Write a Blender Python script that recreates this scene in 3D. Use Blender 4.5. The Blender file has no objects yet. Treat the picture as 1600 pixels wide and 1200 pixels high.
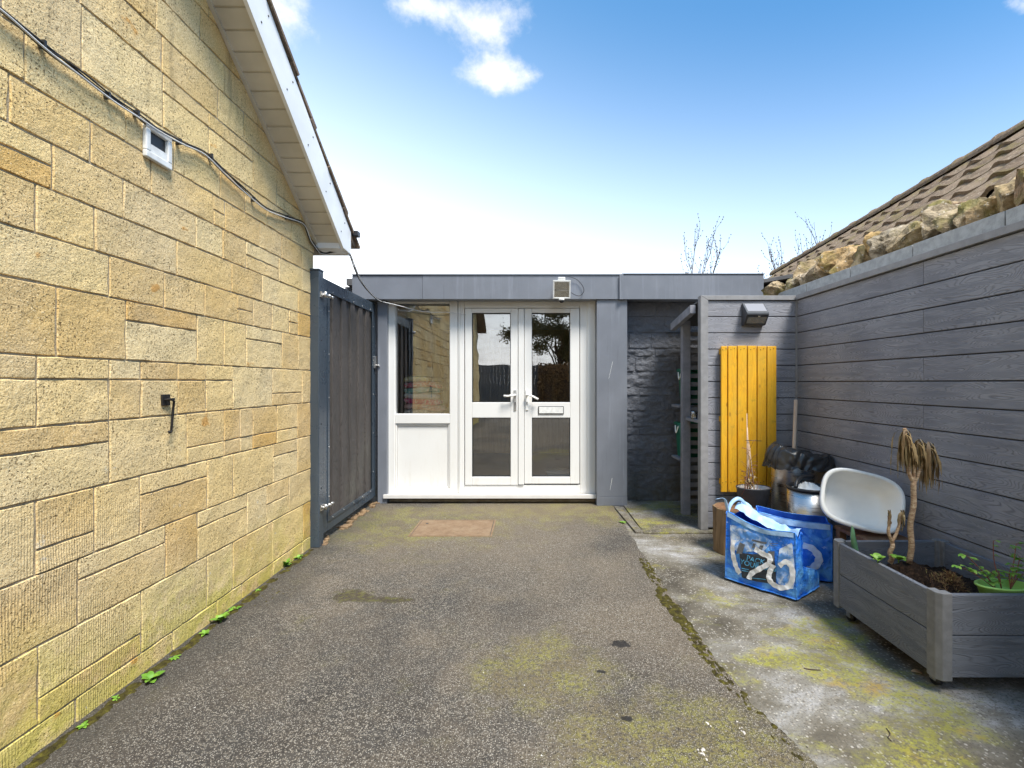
import bpy, bmesh, math, random
from mathutils import Vector, Matrix, noise
R = math.radians
S = bpy.context.scene
COL = S.collection
F = 711.0; CH = 1.27; VX = 830.0; VY = 598.0      # focal length (px of a 1600 px wide frame), eye height, vanishing point

# ------------------------------------------------------------------ camera
cam_d = bpy.data.cameras.new('camera'); cam = bpy.data.objects.new('camera', cam_d); COL.objects.link(cam)
cam.location = (0, 0, CH); cam.rotation_euler = (R(90), 0, 0)
cam_d.sensor_width = 36; cam_d.lens = F / 1600 * 36
cam_d.shift_x = -(VX - 800) / 1600; cam_d.shift_y = (VY - 600) / 1600
cam_d.clip_start = 0.05; cam_d.clip_end = 2000
S.camera = cam

# ------------------------------------------------------------------ exposure
S.view_settings.view_transform = 'Standard'; S.view_settings.look = 'None'
S.view_settings.exposure = 1.92; S.view_settings.gamma = 1.0
S.cycles.max_bounces = 8; S.cycles.diffuse_bounces = 4; S.cycles.transparent_max_bounces = 12

# ------------------------------------------------------------------ sun and sky
SUN_DIR = Vector((0.30, -0.40, 0.86)).normalized()
sd = bpy.data.lights.new('sun', 'SUN'); sun = bpy.data.objects.new('sun', sd); COL.objects.link(sun)
sd.energy = 2.0; sd.angle = R(18); sd.color = (1.0, 0.94, 0.85)
sun.rotation_euler = (-SUN_DIR).to_track_quat('-Z', 'Y').to_euler()
sun.location = (3, -5, 8)

W = bpy.data.worlds.new('World'); S.world = W; W.use_nodes = True
nt = W.node_tree; nt.nodes.clear()
def wn(t, **k):
    n = nt.nodes.new(t)
    for a, b in k.items(): setattr(n, a, b)
    return n
def wmath(op, a, b=None, c=None, clamp=False):
    n = wn('ShaderNodeMath', operation=op); n.use_clamp = clamp
    for i, v in enumerate((a, b, c)):
        if v is None: continue
        if isinstance(v, (int, float)): n.inputs[i].default_value = v
        else: nt.links.new(v, n.inputs[i])
    return n.outputs[0]
def wmix(f, a, b):
    n = wn('ShaderNodeMix', data_type='RGBA')
    for sock, v in ((n.inputs[0], f), (n.inputs[6], a), (n.inputs[7], b)):
        if isinstance(v, (int, float)): sock.default_value = v
        elif isinstance(v, tuple): sock.default_value = (*v, 1)
        else: nt.links.new(v, sock)
    return n.outputs[2]
def wsmooth(v, lo, hi):
    n = wn('ShaderNodeMapRange', interpolation_type='SMOOTHSTEP'); nt.links.new(v, n.inputs[0])
    n.inputs[1].default_value = lo; n.inputs[2].default_value = hi
    return n.outputs[0]
wout = wn('ShaderNodeOutputWorld'); bg = wn('ShaderNodeBackground'); bg.inputs[1].default_value = 0.1
nt.links.new(bg.outputs[0], wout.inputs[0])
sky = wn('ShaderNodeTexSky', sky_type='NISHITA'); sky.sun_disc = False
sky.sun_elevation = math.asin(SUN_DIR.z); sky.sun_rotation = math.atan2(SUN_DIR.x, SUN_DIR.y)
sky.air_density = 1.0; sky.dust_density = 0.6; sky.ozone_density = 2.0
tc = wn('ShaderNodeTexCoord'); sep = wn('ShaderNodeSeparateXYZ'); nt.links.new(tc.outputs['Generated'], sep.inputs[0])
dx, dy, dz = sep.outputs
# thin white haze: thick at the horizon, gone overhead, a little thicker towards the left of the view
el = wmath('ADD', dz, wmath('MULTIPLY', dx, 0.20))
hzr = wn('ShaderNodeValToRGB'); nt.links.new(el, hzr.inputs[0]); hzr.color_ramp.interpolation = 'B_SPLINE'
for i_, (p_, v_) in enumerate(((.06, 1.0), (.20, .70), (.30, .42), (.42, .25), (.54, .11), (.67, .025))):
    e_ = hzr.color_ramp.elements[i_] if i_ < 2 else hzr.color_ramp.elements.new(p_)
    e_.position = p_; e_.color = (v_, v_, v_, 1)
hz = hzr.outputs[0]
blue = wn('ShaderNodeMix', data_type='RGBA', blend_type='MULTIPLY'); blue.inputs[0].default_value = 1
nt.links.new(sky.outputs[0], blue.inputs[6]); nt.links.new(wmix(wsmooth(dx, -0.35, 0.75), (.21, .63, .77), (.07, .42, .585)), blue.inputs[7])
c0 = wmix(hz, blue.outputs[2], (6.3, 6.25, 6.2))
# cloud layer: flat projection of the direction
pz = wmath('ADD', wmath('MAXIMUM', dz, 0.0), 0.12)
cmb = wn('ShaderNodeCombineXYZ'); nt.links.new(wmath('DIVIDE', dx, pz), cmb.inputs[0]); nt.links.new(wmath('DIVIDE', dy, pz), cmb.inputs[1])
n1 = wn('ShaderNodeTexNoise'); n1.inputs['Scale'].default_value = 3.2; n1.inputs['Detail'].default_value = 9; n1.inputs['Roughness'].default_value = 0.62; n1.inputs['Distortion'].default_value = 0.25
nt.links.new(cmb.outputs[0], n1.inputs['Vector'])
def puff(px, py, sx, sy, amt):       # a bank of cloud round one compass direction, measured in tangent space
    gx = wmath('DIVIDE', wmath('SUBTRACT', wmath('DIVIDE', dx, wmath('MAXIMUM', dy, 0.05)), (px - VX) / F), sx / F)
    gz = wmath('DIVIDE', wmath('SUBTRACT', wmath('DIVIDE', dz, wmath('MAXIMUM', dy, 0.05)), (VY - py) / F), sy / F)
    r2 = wmath('ADD', wmath('MULTIPLY', gx, gx), wmath('MULTIPLY', gz, gz))
    return wmath('MULTIPLY', wmath('POWER', 2.718, wmath('MULTIPLY', r2, -1.0)), amt)
def wsum(lst):
    o = lst[0]
    for q in lst[1:]: o = wmath('ADD', o, q)
    return o
bank = wsum([puff(740, 35, 120, 55, 0.36), puff(785, 122, 70, 34, 0.36), puff(445, 15, 70, 60, 0.34), puff(640, 5, 60, 22, 0.2), puff(1590, 5, 60, 22, 0.3), puff(900, 262, 260, 16, 0.12)])
behind = wmath('MULTIPLY', wsmooth(dy, 0.1, -0.4), 0.24)
n2 = wn('ShaderNodeTexNoise'); n2.inputs['Scale'].default_value = 9; n2.inputs['Detail'].default_value = 8; n2.inputs['Roughness'].default_value = 0.65
nt.links.new(tc.outputs['Generated'], n2.inputs['Vector'])
cl = wsmooth(wsum([wmath('MULTIPLY', n1.outputs[0], 0.45), wmath('MULTIPLY', n2.outputs[0], 0.55), bank, behind]), 0.67, 0.92)
c1 = wmix(wmath('MULTIPLY', cl, 0.92), c0, (3.4, 3.4, 3.45))
nt.links.new(c1, bg.inputs[0])

# ------------------------------------------------------------------ helpers
def P(x, y, D): return Vector(((x - VX) * D / F, D, CH + (VY - y) * D / F))
def G(x, y, z=0.0):
    D = F * (CH - z) / (y - VY); return Vector(((x - VX) * D / F, D, z))
def tag(o, label=None, cat=None, group=None, kind=None):
    if label: o['label'] = label
    if cat: o['category'] = cat
    if group: o['group'] = group
    if kind: o['kind'] = kind
    return o
ORG = {}
def thing(name, label, cat, loc=(0, 0, 0), group=None):
    o = bpy.data.objects.new(name, None); COL.objects.link(o); o.location = loc; o.empty_display_size = 0.1
    ORG[o] = Vector(loc); return tag(o, label, cat, group)
class MB:
    def __init__(s): s.v = []; s.f = []; s.r = []; s.sm = []; s.rng = []
    def add(s, vs, fs, r=None, sm=False):
        if r is None: r = random.random()
        b = len(s.v); s.v += [Vector(v) for v in vs]; s.rng.append((b, len(s.v)))
        for f in fs: s.f.append(tuple(b + i for i in f)); s.r.append(r); s.sm.append(sm)
    def box(s, a, b, r=None, M=None):
        (x0, y0, z0), (x1, y1, z1) = a, b
        vs = [Vector(p) for p in ((x0,y0,z0),(x1,y0,z0),(x1,y1,z0),(x0,y1,z0),(x0,y0,z1),(x1,y0,z1),(x1,y1,z1),(x0,y1,z1))]
        if M: vs = [M @ v for v in vs]
        s.add(vs, [(0,3,2,1),(4,5,6,7),(0,1,5,4),(1,2,6,5),(2,3,7,6),(3,0,4,7)], r); return s
    def prism(s, poly, axis, a, b, r=None, M=None):
        # poly: 2D outline, extruded along axis from a to b
        def mk(p, t):
            v = {'X': (t, p[0], p[1]), 'Y': (p[0], t, p[1]), 'Z': (p[0], p[1], t)}[axis]; v = Vector(v)
            return M @ v if M else v
        n = len(poly); vs = [mk(p, a) for p in poly] + [mk(p, b) for p in poly]
        fs = [tuple(range(n)), tuple(range(2*n-1, n-1, -1))] + [(i, i+n, (i+1) % n + n, (i+1) % n) for i in range(n)]
        s.add(vs, fs, r); return s
    def tube(s, pts, rad, n=8, r=None, caps=True):
        pts = [Vector(p) for p in pts]; m = len(pts)
        if not isinstance(rad, (list, tuple)): rad = [rad] * m
        d0 = (pts[1] - pts[0]).normalized(); up = Vector((0,0,1)) if abs(d0.z) < 0.9 else Vector((1,0,0))
        side = d0.cross(up).normalized(); vs = []
        for i in range(m):
            d = (pts[min(i+1, m-1)] - pts[max(i-1, 0)])
            d = d.normalized() if d.length > 1e-9 else d0
            side = (side - d * side.dot(d)).normalized(); w = d.cross(side)
            for k in range(n):
                a = 2*math.pi*k/n; vs.append(pts[i] + (side*math.cos(a) + w*math.sin(a)) * rad[i])
        fs = [(i*n+k, i*n+(k+1) % n, (i+1)*n+(k+1) % n, (i+1)*n+k) for i in range(m-1) for k in range(n)]
        if caps: fs += [tuple(range(n-1, -1, -1)), tuple(range((m-1)*n, m*n))]
        s.add(vs, fs, r, True); return s
    def lathe(s, prof, c, n=32, sx=1, sy=1, r=None, M=None):
        vs = []
        for (q, z) in prof:
            for k in range(n):
                a = 2*math.pi*k/n; v = Vector((q*math.cos(a)*sx, q*math.sin(a)*sy, z))
                if M: v = M @ v
                vs.append(v + Vector(c))
        m = len(prof)
        fs = [(i*n+k, i*n+(k+1) % n, (i+1)*n+(k+1) % n, (i+1)*n+k) for i in range(m-1) for k in range(n)]
        s.add(vs, fs, r, True); return s
    def grid(s, fn, nu, nv, r=None, sm=True, wrap=False):
        vs = [fn(i/nu, j/nv) for j in range(nv+1) for i in range(nu+1)]
        fs = [(j*(nu+1)+i, j*(nu+1)+i+1, (j+1)*(nu+1)+i+1, (j+1)*(nu+1)+i) for j in range(nv) for i in range(nu)]
        s.add(vs, fs, r, sm); return s
    def build(s, name, mat, parent=None, bevel=0, seg=2, solid=0, label=None, subsurf=0, fix=True):
        org = ORG.get(parent, Vector((0,0,0))) if parent else Vector((0,0,0))
        me = bpy.data.meshes.new(name); me.from_pydata([tuple(v - org) for v in s.v], [], s.f)
        at = me.attributes.new('rnd', 'FLOAT', 'FACE'); at.data.foreach_set('value', s.r)
        me.polygons.foreach_set('use_smooth', s.sm)
        if fix:
            bm = bmesh.new(); bm.from_mesh(me); bmesh.ops.recalc_face_normals(bm, faces=bm.faces); bm.to_mesh(me); bm.free()
        me.update(); o = bpy.data.objects.new(name, me); COL.objects.link(o)
        me.materials.append(mat)
        if parent: o.parent = parent; ORG[o] = org
        if solid: m = o.modifiers.new('s', 'SOLIDIFY'); m.thickness = solid; m.offset = 0
        if bevel: m = o.modifiers.new('b', 'BEVEL'); m.width = bevel; m.segments = seg; m.limit_method = 'ANGLE'; m.angle_limit = R(40)
        if subsurf: m = o.modifiers.new('u', 'SUBSURF'); m.levels = m.render_levels = subsurf
        if label: o['label'] = label
        return o
def each(b, name, mat, parent=None, **k):      # one object per loose piece collected in b
    out = []; used = 0
    parts = []; cur = None
    for f, r, sm in zip(b.f, b.r, b.sm):
        key = next((i for i, (a, c) in enumerate(b.rng) if a <= f[0] < c))
        parts.append(key)
    for i, (a, c) in enumerate(b.rng):
        q = MB(); q.v = b.v[a:c]; q.f = [tuple(j-a for j in f) for f, kk in zip(b.f, parts) if kk == i]; q.r = [r for r, kk in zip(b.r, parts) if kk == i]; q.sm = [x for x, kk in zip(b.sm, parts) if kk == i]
        out.append(q.build(name, mat, parent, **k))
    return out
def fbm(p, sc, oct=3):
    return noise.fractal(Vector(p) * sc, 1.0, 2.0, oct)

# ------------------------------------------------------------------ material kit
class NM:
    def __init__(s, name):
        s.m = bpy.data.materials.new(name); s.m.use_nodes = True; s.t = s.m.node_tree; s.b = s.t.nodes['Principled BSDF']
        s.out = s.t.nodes['Material Output']; s._c = None
    def n(s, t, **k):
        q = s.t.nodes.new(t)
        for a, b in k.items(): setattr(q, a, b)
        return q
    def set(s, sock, v):
        if isinstance(v, (int, float)): sock.default_value = v
        elif isinstance(v, (tuple, list)): sock.default_value = (*v, 1) if len(v) == 3 and sock.type == 'RGBA' else v
        else: s.t.links.new(v, sock)
    @property
    def co(s):
        if not s._c: s._c = s.n('ShaderNodeTexCoord').outputs['Object']
        return s._c
    def math(s, op, a, b=0.0, clamp=False):
        q = s.n('ShaderNodeMath', operation=op); q.use_clamp = clamp; s.set(q.inputs[0], a); s.set(q.inputs[1], b); return q.outputs[0]
    def mapv(s, scale=(1,1,1), off=None, src=None):
        q = s.n('ShaderNodeMapping'); s.t.links.new(src or s.co, q.inputs[0]); q.inputs['Scale'].default_value = scale
        if off is not None: s.set(q.inputs['Location'], off)
        return q.outputs[0]
    def noise(s, sc, det=4, rough=0.55, dist=0.0, vec=None, scale=None):
        q = s.n('ShaderNodeTexNoise'); q.inputs['Scale'].default_value = sc; q.inputs['Detail'].default_value = det
        q.inputs['Roughness'].default_value = rough; q.inputs['Distortion'].default_value = dist
        v = vec or (s.mapv(scale) if scale else s.co); s.t.links.new(v, q.inputs['Vector']); return q.outputs[0]
    def vor(s, sc, feat='F1', vec=None, out='Distance', rnd=1.0):
        q = s.n('ShaderNodeTexVoronoi', feature=feat); q.inputs['Scale'].default_value = sc; q.inputs['Randomness'].default_value = rnd
        s.t.links.new(vec or s.co, q.inputs['Vector']); return q.outputs[out]
    def ss(s, v, lo, hi, a=0.0, b=1.0):
        q = s.n('ShaderNodeMapRange', interpolation_type='SMOOTHSTEP'); s.set(q.inputs[0], v)
        q.inputs[1].default_value = lo; q.inputs[2].default_value = hi; q.inputs[3].default_value = a; q.inputs[4].default_value = b; return q.outputs[0]
    def mix(s, f, a, b, mode='MIX'):
        q = s.n('ShaderNodeMix', data_type='RGBA', blend_type=mode); s.set(q.inputs[0], f); s.set(q.inputs[6], a); s.set(q.inputs[7], b); return q.outputs[2]
    def ramp(s, v, stops):
        q = s.n('ShaderNodeValToRGB'); s.set(q.inputs[0], v); e = q.color_ramp.elements
        while len(e) < len(stops): e.new(0.5)
        for i, (p, c) in enumerate(stops): e[i].position = p; e[i].color = (*c, 1)
        return q.outputs[0]
    def rnd(s):
        q = s.n('ShaderNodeAttribute', attribute_name='rnd'); return q.outputs['Fac']
    def xyz(s):
        q = s.n('ShaderNodeSeparateXYZ'); s.t.links.new(s.co, q.inputs[0]); return q.outputs
    def bump(s, h, dist=0.01, st=1.0, prev=None):
        q = s.n('ShaderNodeBump'); q.inputs['Distance'].default_value = dist; q.inputs['Strength'].default_value = st
        s.set(q.inputs['Height'], h)
        if prev: s.t.links.new(prev, q.inputs['Normal'])
        return q.outputs[0]
    def done(s, col=None, rough=0.8, metal=0.0, nrm=None, spec=None):
        if col is not None: s.set(s.b.inputs['Base Color'], col)
        s.set(s.b.inputs['Roughness'], rough); s.b.inputs['Metallic'].default_value = metal
        if nrm: s.t.links.new(nrm, s.b.inputs['Normal'])
        if spec is not None: s.b.inputs['Specular IOR Level'].default_value = spec
        return s.m
def simple(name, col, rough=0.5, metal=0.0, var=0.12, sc=8, bump=0.0, bsc=60, spec=None):
    m = NM(name); n = m.noise(sc, 4); lo = tuple(c*(1-var) for c in col); hi = tuple(min(1, c*(1+var)) for c in col)
    c = m.mix(m.ss(n, 0.3, 0.7), lo, hi); nr = m.bump(m.noise(bsc, 3), 0.003, bump) if bump else None
    return m.done(c, rough, metal, nr, spec)

def mat_bathstone():
    m = NM('reconstituted stone'); r = m.rnd(); x, y, z = m.xyz()
    base = m.ramp(r, [(0, (.72,.50,.21)), (.25, (.80,.58,.26)), (.5, (.85,.64,.30)), (.75, (.83,.65,.34)), (.9, (.74,.55,.27)), (.965, (.71,.46,.16)), (1, (.66,.40,.12))])
    big = m.noise(2.2, 5, .6); c = m.mix(m.ss(big, .35, .72, 0, .35), base, (.72,.62,.45))
    gr = m.noise(170, 3, .7); c = m.mix(m.ss(gr, .40, .56, .42, 0), c, (.34,.21,.08)); c = m.mix(m.ss(gr, .56, .72, 0, .6), c, (.90,.80,.58))
    warp = m.noise(60, 2)
    pit = m.noise(120, 1.5, .5, 0.0, scale=(1, 1, .9)); pm = m.ss(pit, .60, .69)
    dens = m.ss(m.noise(5, 3), .36, .62); pm = m.math('MULTIPLY', pm, m.math('ADD', m.math('MULTIPLY', dens, .8), .2))
    c = m.mix(m.math('MULTIPLY', pm, .78), c, (.17,.105,.045))
    # grey rain streaks under the verge and joints, algae near the ground
    st = m.noise(1, 4, .6, scale=(1, 9, 1.2)); up = m.ss(z, 1.9, 2.7)
    c = m.mix(m.math('MULTIPLY', m.math('MULTIPLY', m.ss(st, .52, .72), up), .5), c, (.14,.11,.07))
    lo = m.ss(m.math('ADD', z, m.math('MULTIPLY', m.noise(3.5, 4, .6), .7)), .88, .30)
    c = m.mix(m.math('MULTIPLY', lo, m.ss(m.noise(7, 4, .65), .36, .58, .10, .75)), c, (.50,.45,.07))
    lich = m.math('MULTIPLY', m.ss(m.noise(9, 6, .75), .62, .68), m.ss(z, 1.5, .4)); c = m.mix(m.math('MULTIPLY', lich, .7), c, (.66,.62,.52))
    rust = m.ss(m.noise(6, 3, .5), .70, .74); c = m.mix(m.math('MULTIPLY', rust, .6), c, (.55,.24,.03))
    q = m.n('ShaderNodeTexWave', wave_type='BANDS', bands_direction='Y'); q.inputs['Scale'].default_value = 34; q.inputs['Distortion'].default_value = 3.0; q.inputs['Detail'].default_value = 3; q.inputs['Detail Scale'].default_value = 3
    m.t.links.new(m.mapv((1, 1, .25)), q.inputs['Vector']); comb = m.math('MULTIPLY', q.outputs['Fac'], m.math('MULTIPLY', m.ss(z, 1.0, .6), m.ss(m.noise(2.7, 2), .42, .56)))
    c = m.mix(m.math('MULTIPLY', comb, .10), c, (.25,.18,.08))
    h = m.math('ADD', m.math('MULTIPLY', pm, -1.6), m.math('ADD', m.math('MULTIPLY', gr, .6), m.math('MULTIPLY', comb, -.45)))
    nr = m.bump(h, .004, .9); nr = m.bump(m.noise(24, 5, .65), .012, .6, nr)
    return m.done(c, .92, 0, nr, .2)
def mat_mortar():
    m = NM('sand mortar'); n = m.noise(12, 4); g = m.noise(200, 2)
    c = m.mix(m.ss(n, .3, .7), (.36,.28,.18), (.50,.41,.28)); c = m.mix(m.ss(g, .5, .8, 0, .5), c, (.6,.56,.46))
    return m.done(c, .95, 0, m.bump(g, .004, .8), .1)
def mat_rockpaint():
    m = NM('dark painted rockface block'); r = m.rnd()
    c = m.mix(r, (.12,.127,.148), (.155,.163,.187)); n = m.noise(40, 5, .65)
    c = m.mix(m.ss(n, .5, .8, 0, .5), c, (.23,.235,.26)); x, y, z = m.xyz()
    c = m.mix(m.math('MULTIPLY', m.ss(z, .55, 0.0), m.ss(m.noise(6, 4), .35, .65, .1, .6)), c, (.085,.08,.045))
    return m.done(c, .92, 0, m.bump(m.noise(1, 6, .7, vec=m.mapv((42, 42, 55))), .022, .9), .15)
def mat_board(name, axis, c0, c1, cathedral=1.0, rough=.62, wsc=1.0):
    # embossed plastic-wood boards: contour lines of a stretched noise give cathedral grain
    m = NM(name); r = m.rnd()
    sc = {'X': (2.3, 12, 12), 'Y': (12, 2.3, 12), 'Z': (12, 12, 2.3)}[axis]
    off = m.n('ShaderNodeCombineXYZ'); k = m.math('MULTIPLY', r, 37.0)
    for i in range(3): m.t.links.new(k, off.inputs[i])
    v = m.mapv(tuple(a*wsc for a in sc), off.outputs[0])
    n = m.noise(1.0, 1.2, .45, .25, vec=v)
    band = m.math('FRACT', m.math('MULTIPLY', n, 38.0 * cathedral))
    ln = m.math('MULTIPLY', m.math('MULTIPLY', m.ss(band, 0.0, .24), m.ss(band, .50, .26)), m.ss(m.noise(1.0, 3, .6, vec=m.mapv(tuple(q*2.6 for q in sc), off.outputs[0])), .34, .52, .25, 1))
    sc2 = {'X': (9, 160, 160), 'Y': (160, 9, 160), 'Z': (160, 160, 9)}[axis]
    fine = m.noise(1.0, 3, .6, .3, vec=m.mapv(sc2, off.outputs[0]))
    big = m.noise(2.3, 4, .6)
    c = m.mix(m.ss(big, .3, .7), c0, c1)
    c = m.mix(m.math('MULTIPLY', r, .45), c, c1); gm = m.ss(m.noise(1.3, 6, .7), .52, .72); c = m.mix(m.math('MULTIPLY', gm, .30), c, (.16,.165,.13)); sc_ = m.ss(m.noise(75, 3, .8), .76, .80); c = m.mix(m.math('MULTIPLY', sc_, .35), c, (.55,.55,.52))
    c = m.mix(m.math('MULTIPLY', ln, .5), c, tuple(a*.45 for a in c0))
    c = m.mix(m.ss(fine, .55, .75, 0, .28), c, tuple(min(1, a*1.7) for a in c1))
    h = m.math('SUBTRACT', m.math('MULTIPLY', fine, .5), ln)
    return m.done(c, rough, 0, m.bump(h, .0016, .8), .35)
def mat_metalpaint(name, col, rough=.42, chalk=0.2):
    m = NM(name); n = m.noise(3, 5, .6); f = m.noise(300, 2)
    c = m.mix(m.ss(n, .3, .7, 0, chalk), col, tuple(min(1, a*1.7) for a in col))
    stv = m.ss(m.noise(1, 5, .7, vec=m.mapv((14, 14, .8))), .50, .72); c = m.mix(m.math('MULTIPLY', stv, .30), c, tuple(min(1, a*1.9+.02) for a in col)); dt = m.ss(m.noise(1, 4, .7, vec=m.mapv((22, 22, 1.5), (3,1,0))), .58, .72); c = m.mix(m.math('MULTIPLY', dt, .30), c, tuple(a*.55 for a in col))
    sp = m.ss(m.noise(45, 3, .8), .78, .82); c = m.mix(m.math('MULTIPLY', sp, .2), c, (.5,.5,.48))
    return m.done(c, m.ss(n, .3, .7, rough*.85, rough*1.2), 0, m.bump(m.math('ADD', m.math('MULTIPLY', f, .1), m.math('MULTIPLY', m.noise(4, 2), 1.0)), .004, .25), .5)
def mat_upvc():
    m = NM('white upvc'); n = m.noise(2.5, 5, .6); x, y, z = m.xyz()
    c = m.mix(m.ss(n, .35, .75, 0, .35), (.73,.725,.71), (.66,.64,.61)); d = m.ss(m.noise(60, 3, .8), .72, .78)
    gr_ = m.math('MULTIPLY', m.ss(m.noise(1, 5, .7, vec=m.mapv((20, 20, 3))), .50, .75), m.ss(z, .9, 0.0, .06, .32)); c = m.mix(gr_, c, (.50,.45,.36)); c = m.mix(m.math('MULTIPLY', d, m.ss(z, .6, .1, .1, .6)), c, (.25,.2,.14)); return m.done(c, .38, 0, None, .5)
def mat_glass(name='window glass', refl=.19, tint=(.955,.96,.955)):
    m = NM(name); t = m.t; gl = m.n('ShaderNodeBsdfGlossy'); gl.inputs['Roughness'].default_value = .004; gl.inputs['Color'].default_value = (.95,.96,.97,1)
    tr = m.n('ShaderNodeBsdfTransparent'); tr.inputs['Color'].default_value = (*tint, 1)
    fr = m.n('ShaderNodeFresnel'); fr.inputs['IOR'].default_value = 1.5
    nb = m.bump(m.noise(2.2, 2), .004, .35); t.links.new(nb, gl.inputs['Normal'])
    f = m.math('ADD', m.math('MULTIPLY', fr.outputs[0], 1.0), refl - .04, True); mx = m.n('ShaderNodeMixShader')
    t.links.new(f, mx.inputs[0]); t.links.new(tr.outputs[0], mx.inputs[1]); t.links.new(gl.outputs[0], mx.inputs[2]); t.links.new(mx.outputs[0], m.out.inputs[0]); return m.m
def mat_asphalt():
    m = NM('weathered asphalt'); x, y, z = m.xyz()
    v = m.vor(135, out='Color'); sp = m.n('ShaderNodeSeparateColor'); m.t.links.new(v, sp.inputs[0]); d = m.vor(135)
    v2 = m.vor(260, out='Color'); sp2 = m.n('ShaderNodeSeparateColor'); m.t.links.new(v2, sp2.inputs[0]); d2 = m.vor(260)
    big = m.noise(.9, 5, .62, .3); mid = m.noise(5, 5, .65)
    c = m.mix(m.ss(big, .38, .62), (.042,.037,.033), (.105,.087,.067)); c = m.mix(m.ss(mid, .36, .60, .6, 0), c, (.048,.045,.042))
    lg = m.noise(.55, 3, .5, .5, vec=m.mapv((1,1,1), (2.7, .4, 0))); c = m.mix(m.ss(lg, .40, .60, 0, .75), c, (.135,.108,.078)); wn_ = m.ss(m.noise(2.2, 5, .7), .40, .60)
    stone = m.math('MULTIPLY', m.math('MULTIPLY', m.ss(sp.outputs[0], .52, .64), m.ss(d, .62, .36)), m.math('ADD', m.math('MULTIPLY', wn_, .75), .35)); sc = m.mix(sp.outputs[1], (.17,.145,.115), (.42,.38,.32))
    c = m.mix(m.math('MULTIPLY', stone, .6), c, sc)
    st2 = m.math('MULTIPLY', m.ss(sp2.outputs[0], .62, .72), m.ss(d2, .6, .3)); c = m.mix(m.math('MULTIPLY', st2, .7), c, m.mix(sp2.outputs[1], (.26,.225,.18), (.66,.62,.55)))
    hole = m.math('MULTIPLY', m.ss(sp.outputs[0], .3, .2), m.ss(d, .5, .3)); c = m.mix(m.math('MULTIPLY', hole, .6), c, (.03,.028,.025))
    # algae: near the camera on the right, in front of the doors and the left of the cover
    def blob(cx, cy, sx, sy):
        a = m.math('DIVIDE', m.math('SUBTRACT', x, cx), sx); b = m.math('DIVIDE', m.math('SUBTRACT', y, cy), sy)
        return m.math('POWER', 2.718, m.math('MULTIPLY', m.math('ADD', m.math('MULTIPLY', a, a), m.math('MULTIPLY', b, b)), -1.0))
    al = m.math('ADD', m.math('ADD', blob(.55, 1.45, .45, .35), blob(-1.1, 4.1, .8, .55)), m.math('ADD', m.math('MULTIPLY', blob(.6, 4.5, .9, .4), .8), m.math('MULTIPLY', blob(.05, 2.05, .35, .25), .6)))
    al = m.math('ADD', al, m.math('MULTIPLY', m.noise(3.5, 6, .72), 1.5)); al = m.ss(al, .82, 1.40)
    sk = m.ss(m.noise(55, 6, .8), .42, .58, .12, 1)
    c = m.mix(m.math('MULTIPLY', m.math('MULTIPLY', al, sk), .66), c, m.mix(m.ss(m.noise(6, 4), .4, .62), (.17,.135,.06), (.26,.24,.045)))
    br = m.ss(m.math('ADD', blob(-.2, 4.55, 1.6, .35), m.math('MULTIPLY', m.noise(4, 4), .8)), .8, 1.5); c = m.mix(m.math('MULTIPLY', br, .5), c, (.17,.135,.085))
    dp = m.ss(m.math('ADD', m.math('ADD', blob(-1.08, 2.72, .16, .12), blob(-.80, 2.66, .16, .05)), m.math('MULTIPLY', m.math('SUBTRACT', m.noise(14, 5, .7), .5), 1.1)), .5, .8); c = m.mix(m.math('MULTIPLY', dp, .75), c, m.mix(m.ss(m.noise(30, 3), .45, .6), (.045,.035,.02), (.09,.085,.02)))
    tar = m.ss(m.math('ADD', m.math('ADD', blob(.435, 2.21, .07, .045), m.math('ADD', m.math('MULTIPLY', blob(.31, 2.0, .03, .02), .9), m.math('MULTIPLY', blob(.36, 1.72, .045, .02), .9))), m.math('MULTIPLY', m.math('SUBTRACT', m.noise(40, 4), .5), .9)), .55, .72)
    c = m.mix(m.math('MULTIPLY', tar, .9), c, (.016,.015,.016))
    # asphalt colour goes darker in a strip along the house wall
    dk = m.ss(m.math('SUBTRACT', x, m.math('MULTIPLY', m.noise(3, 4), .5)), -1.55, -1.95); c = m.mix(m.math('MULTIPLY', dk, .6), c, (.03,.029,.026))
    h = m.math('ADD', m.math('MULTIPLY', stone, .8), m.math('ADD', m.math('MULTIPLY', hole, -1.2), m.math('MULTIPLY', st2, .5)))
    nr = m.bump(h, .005, .8); nr = m.bump(m.noise(3, 4), .02, .5, nr)
    return m.done(c, m.ss(mid, .3, .7, .72, .95), 0, nr, .3)
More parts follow.
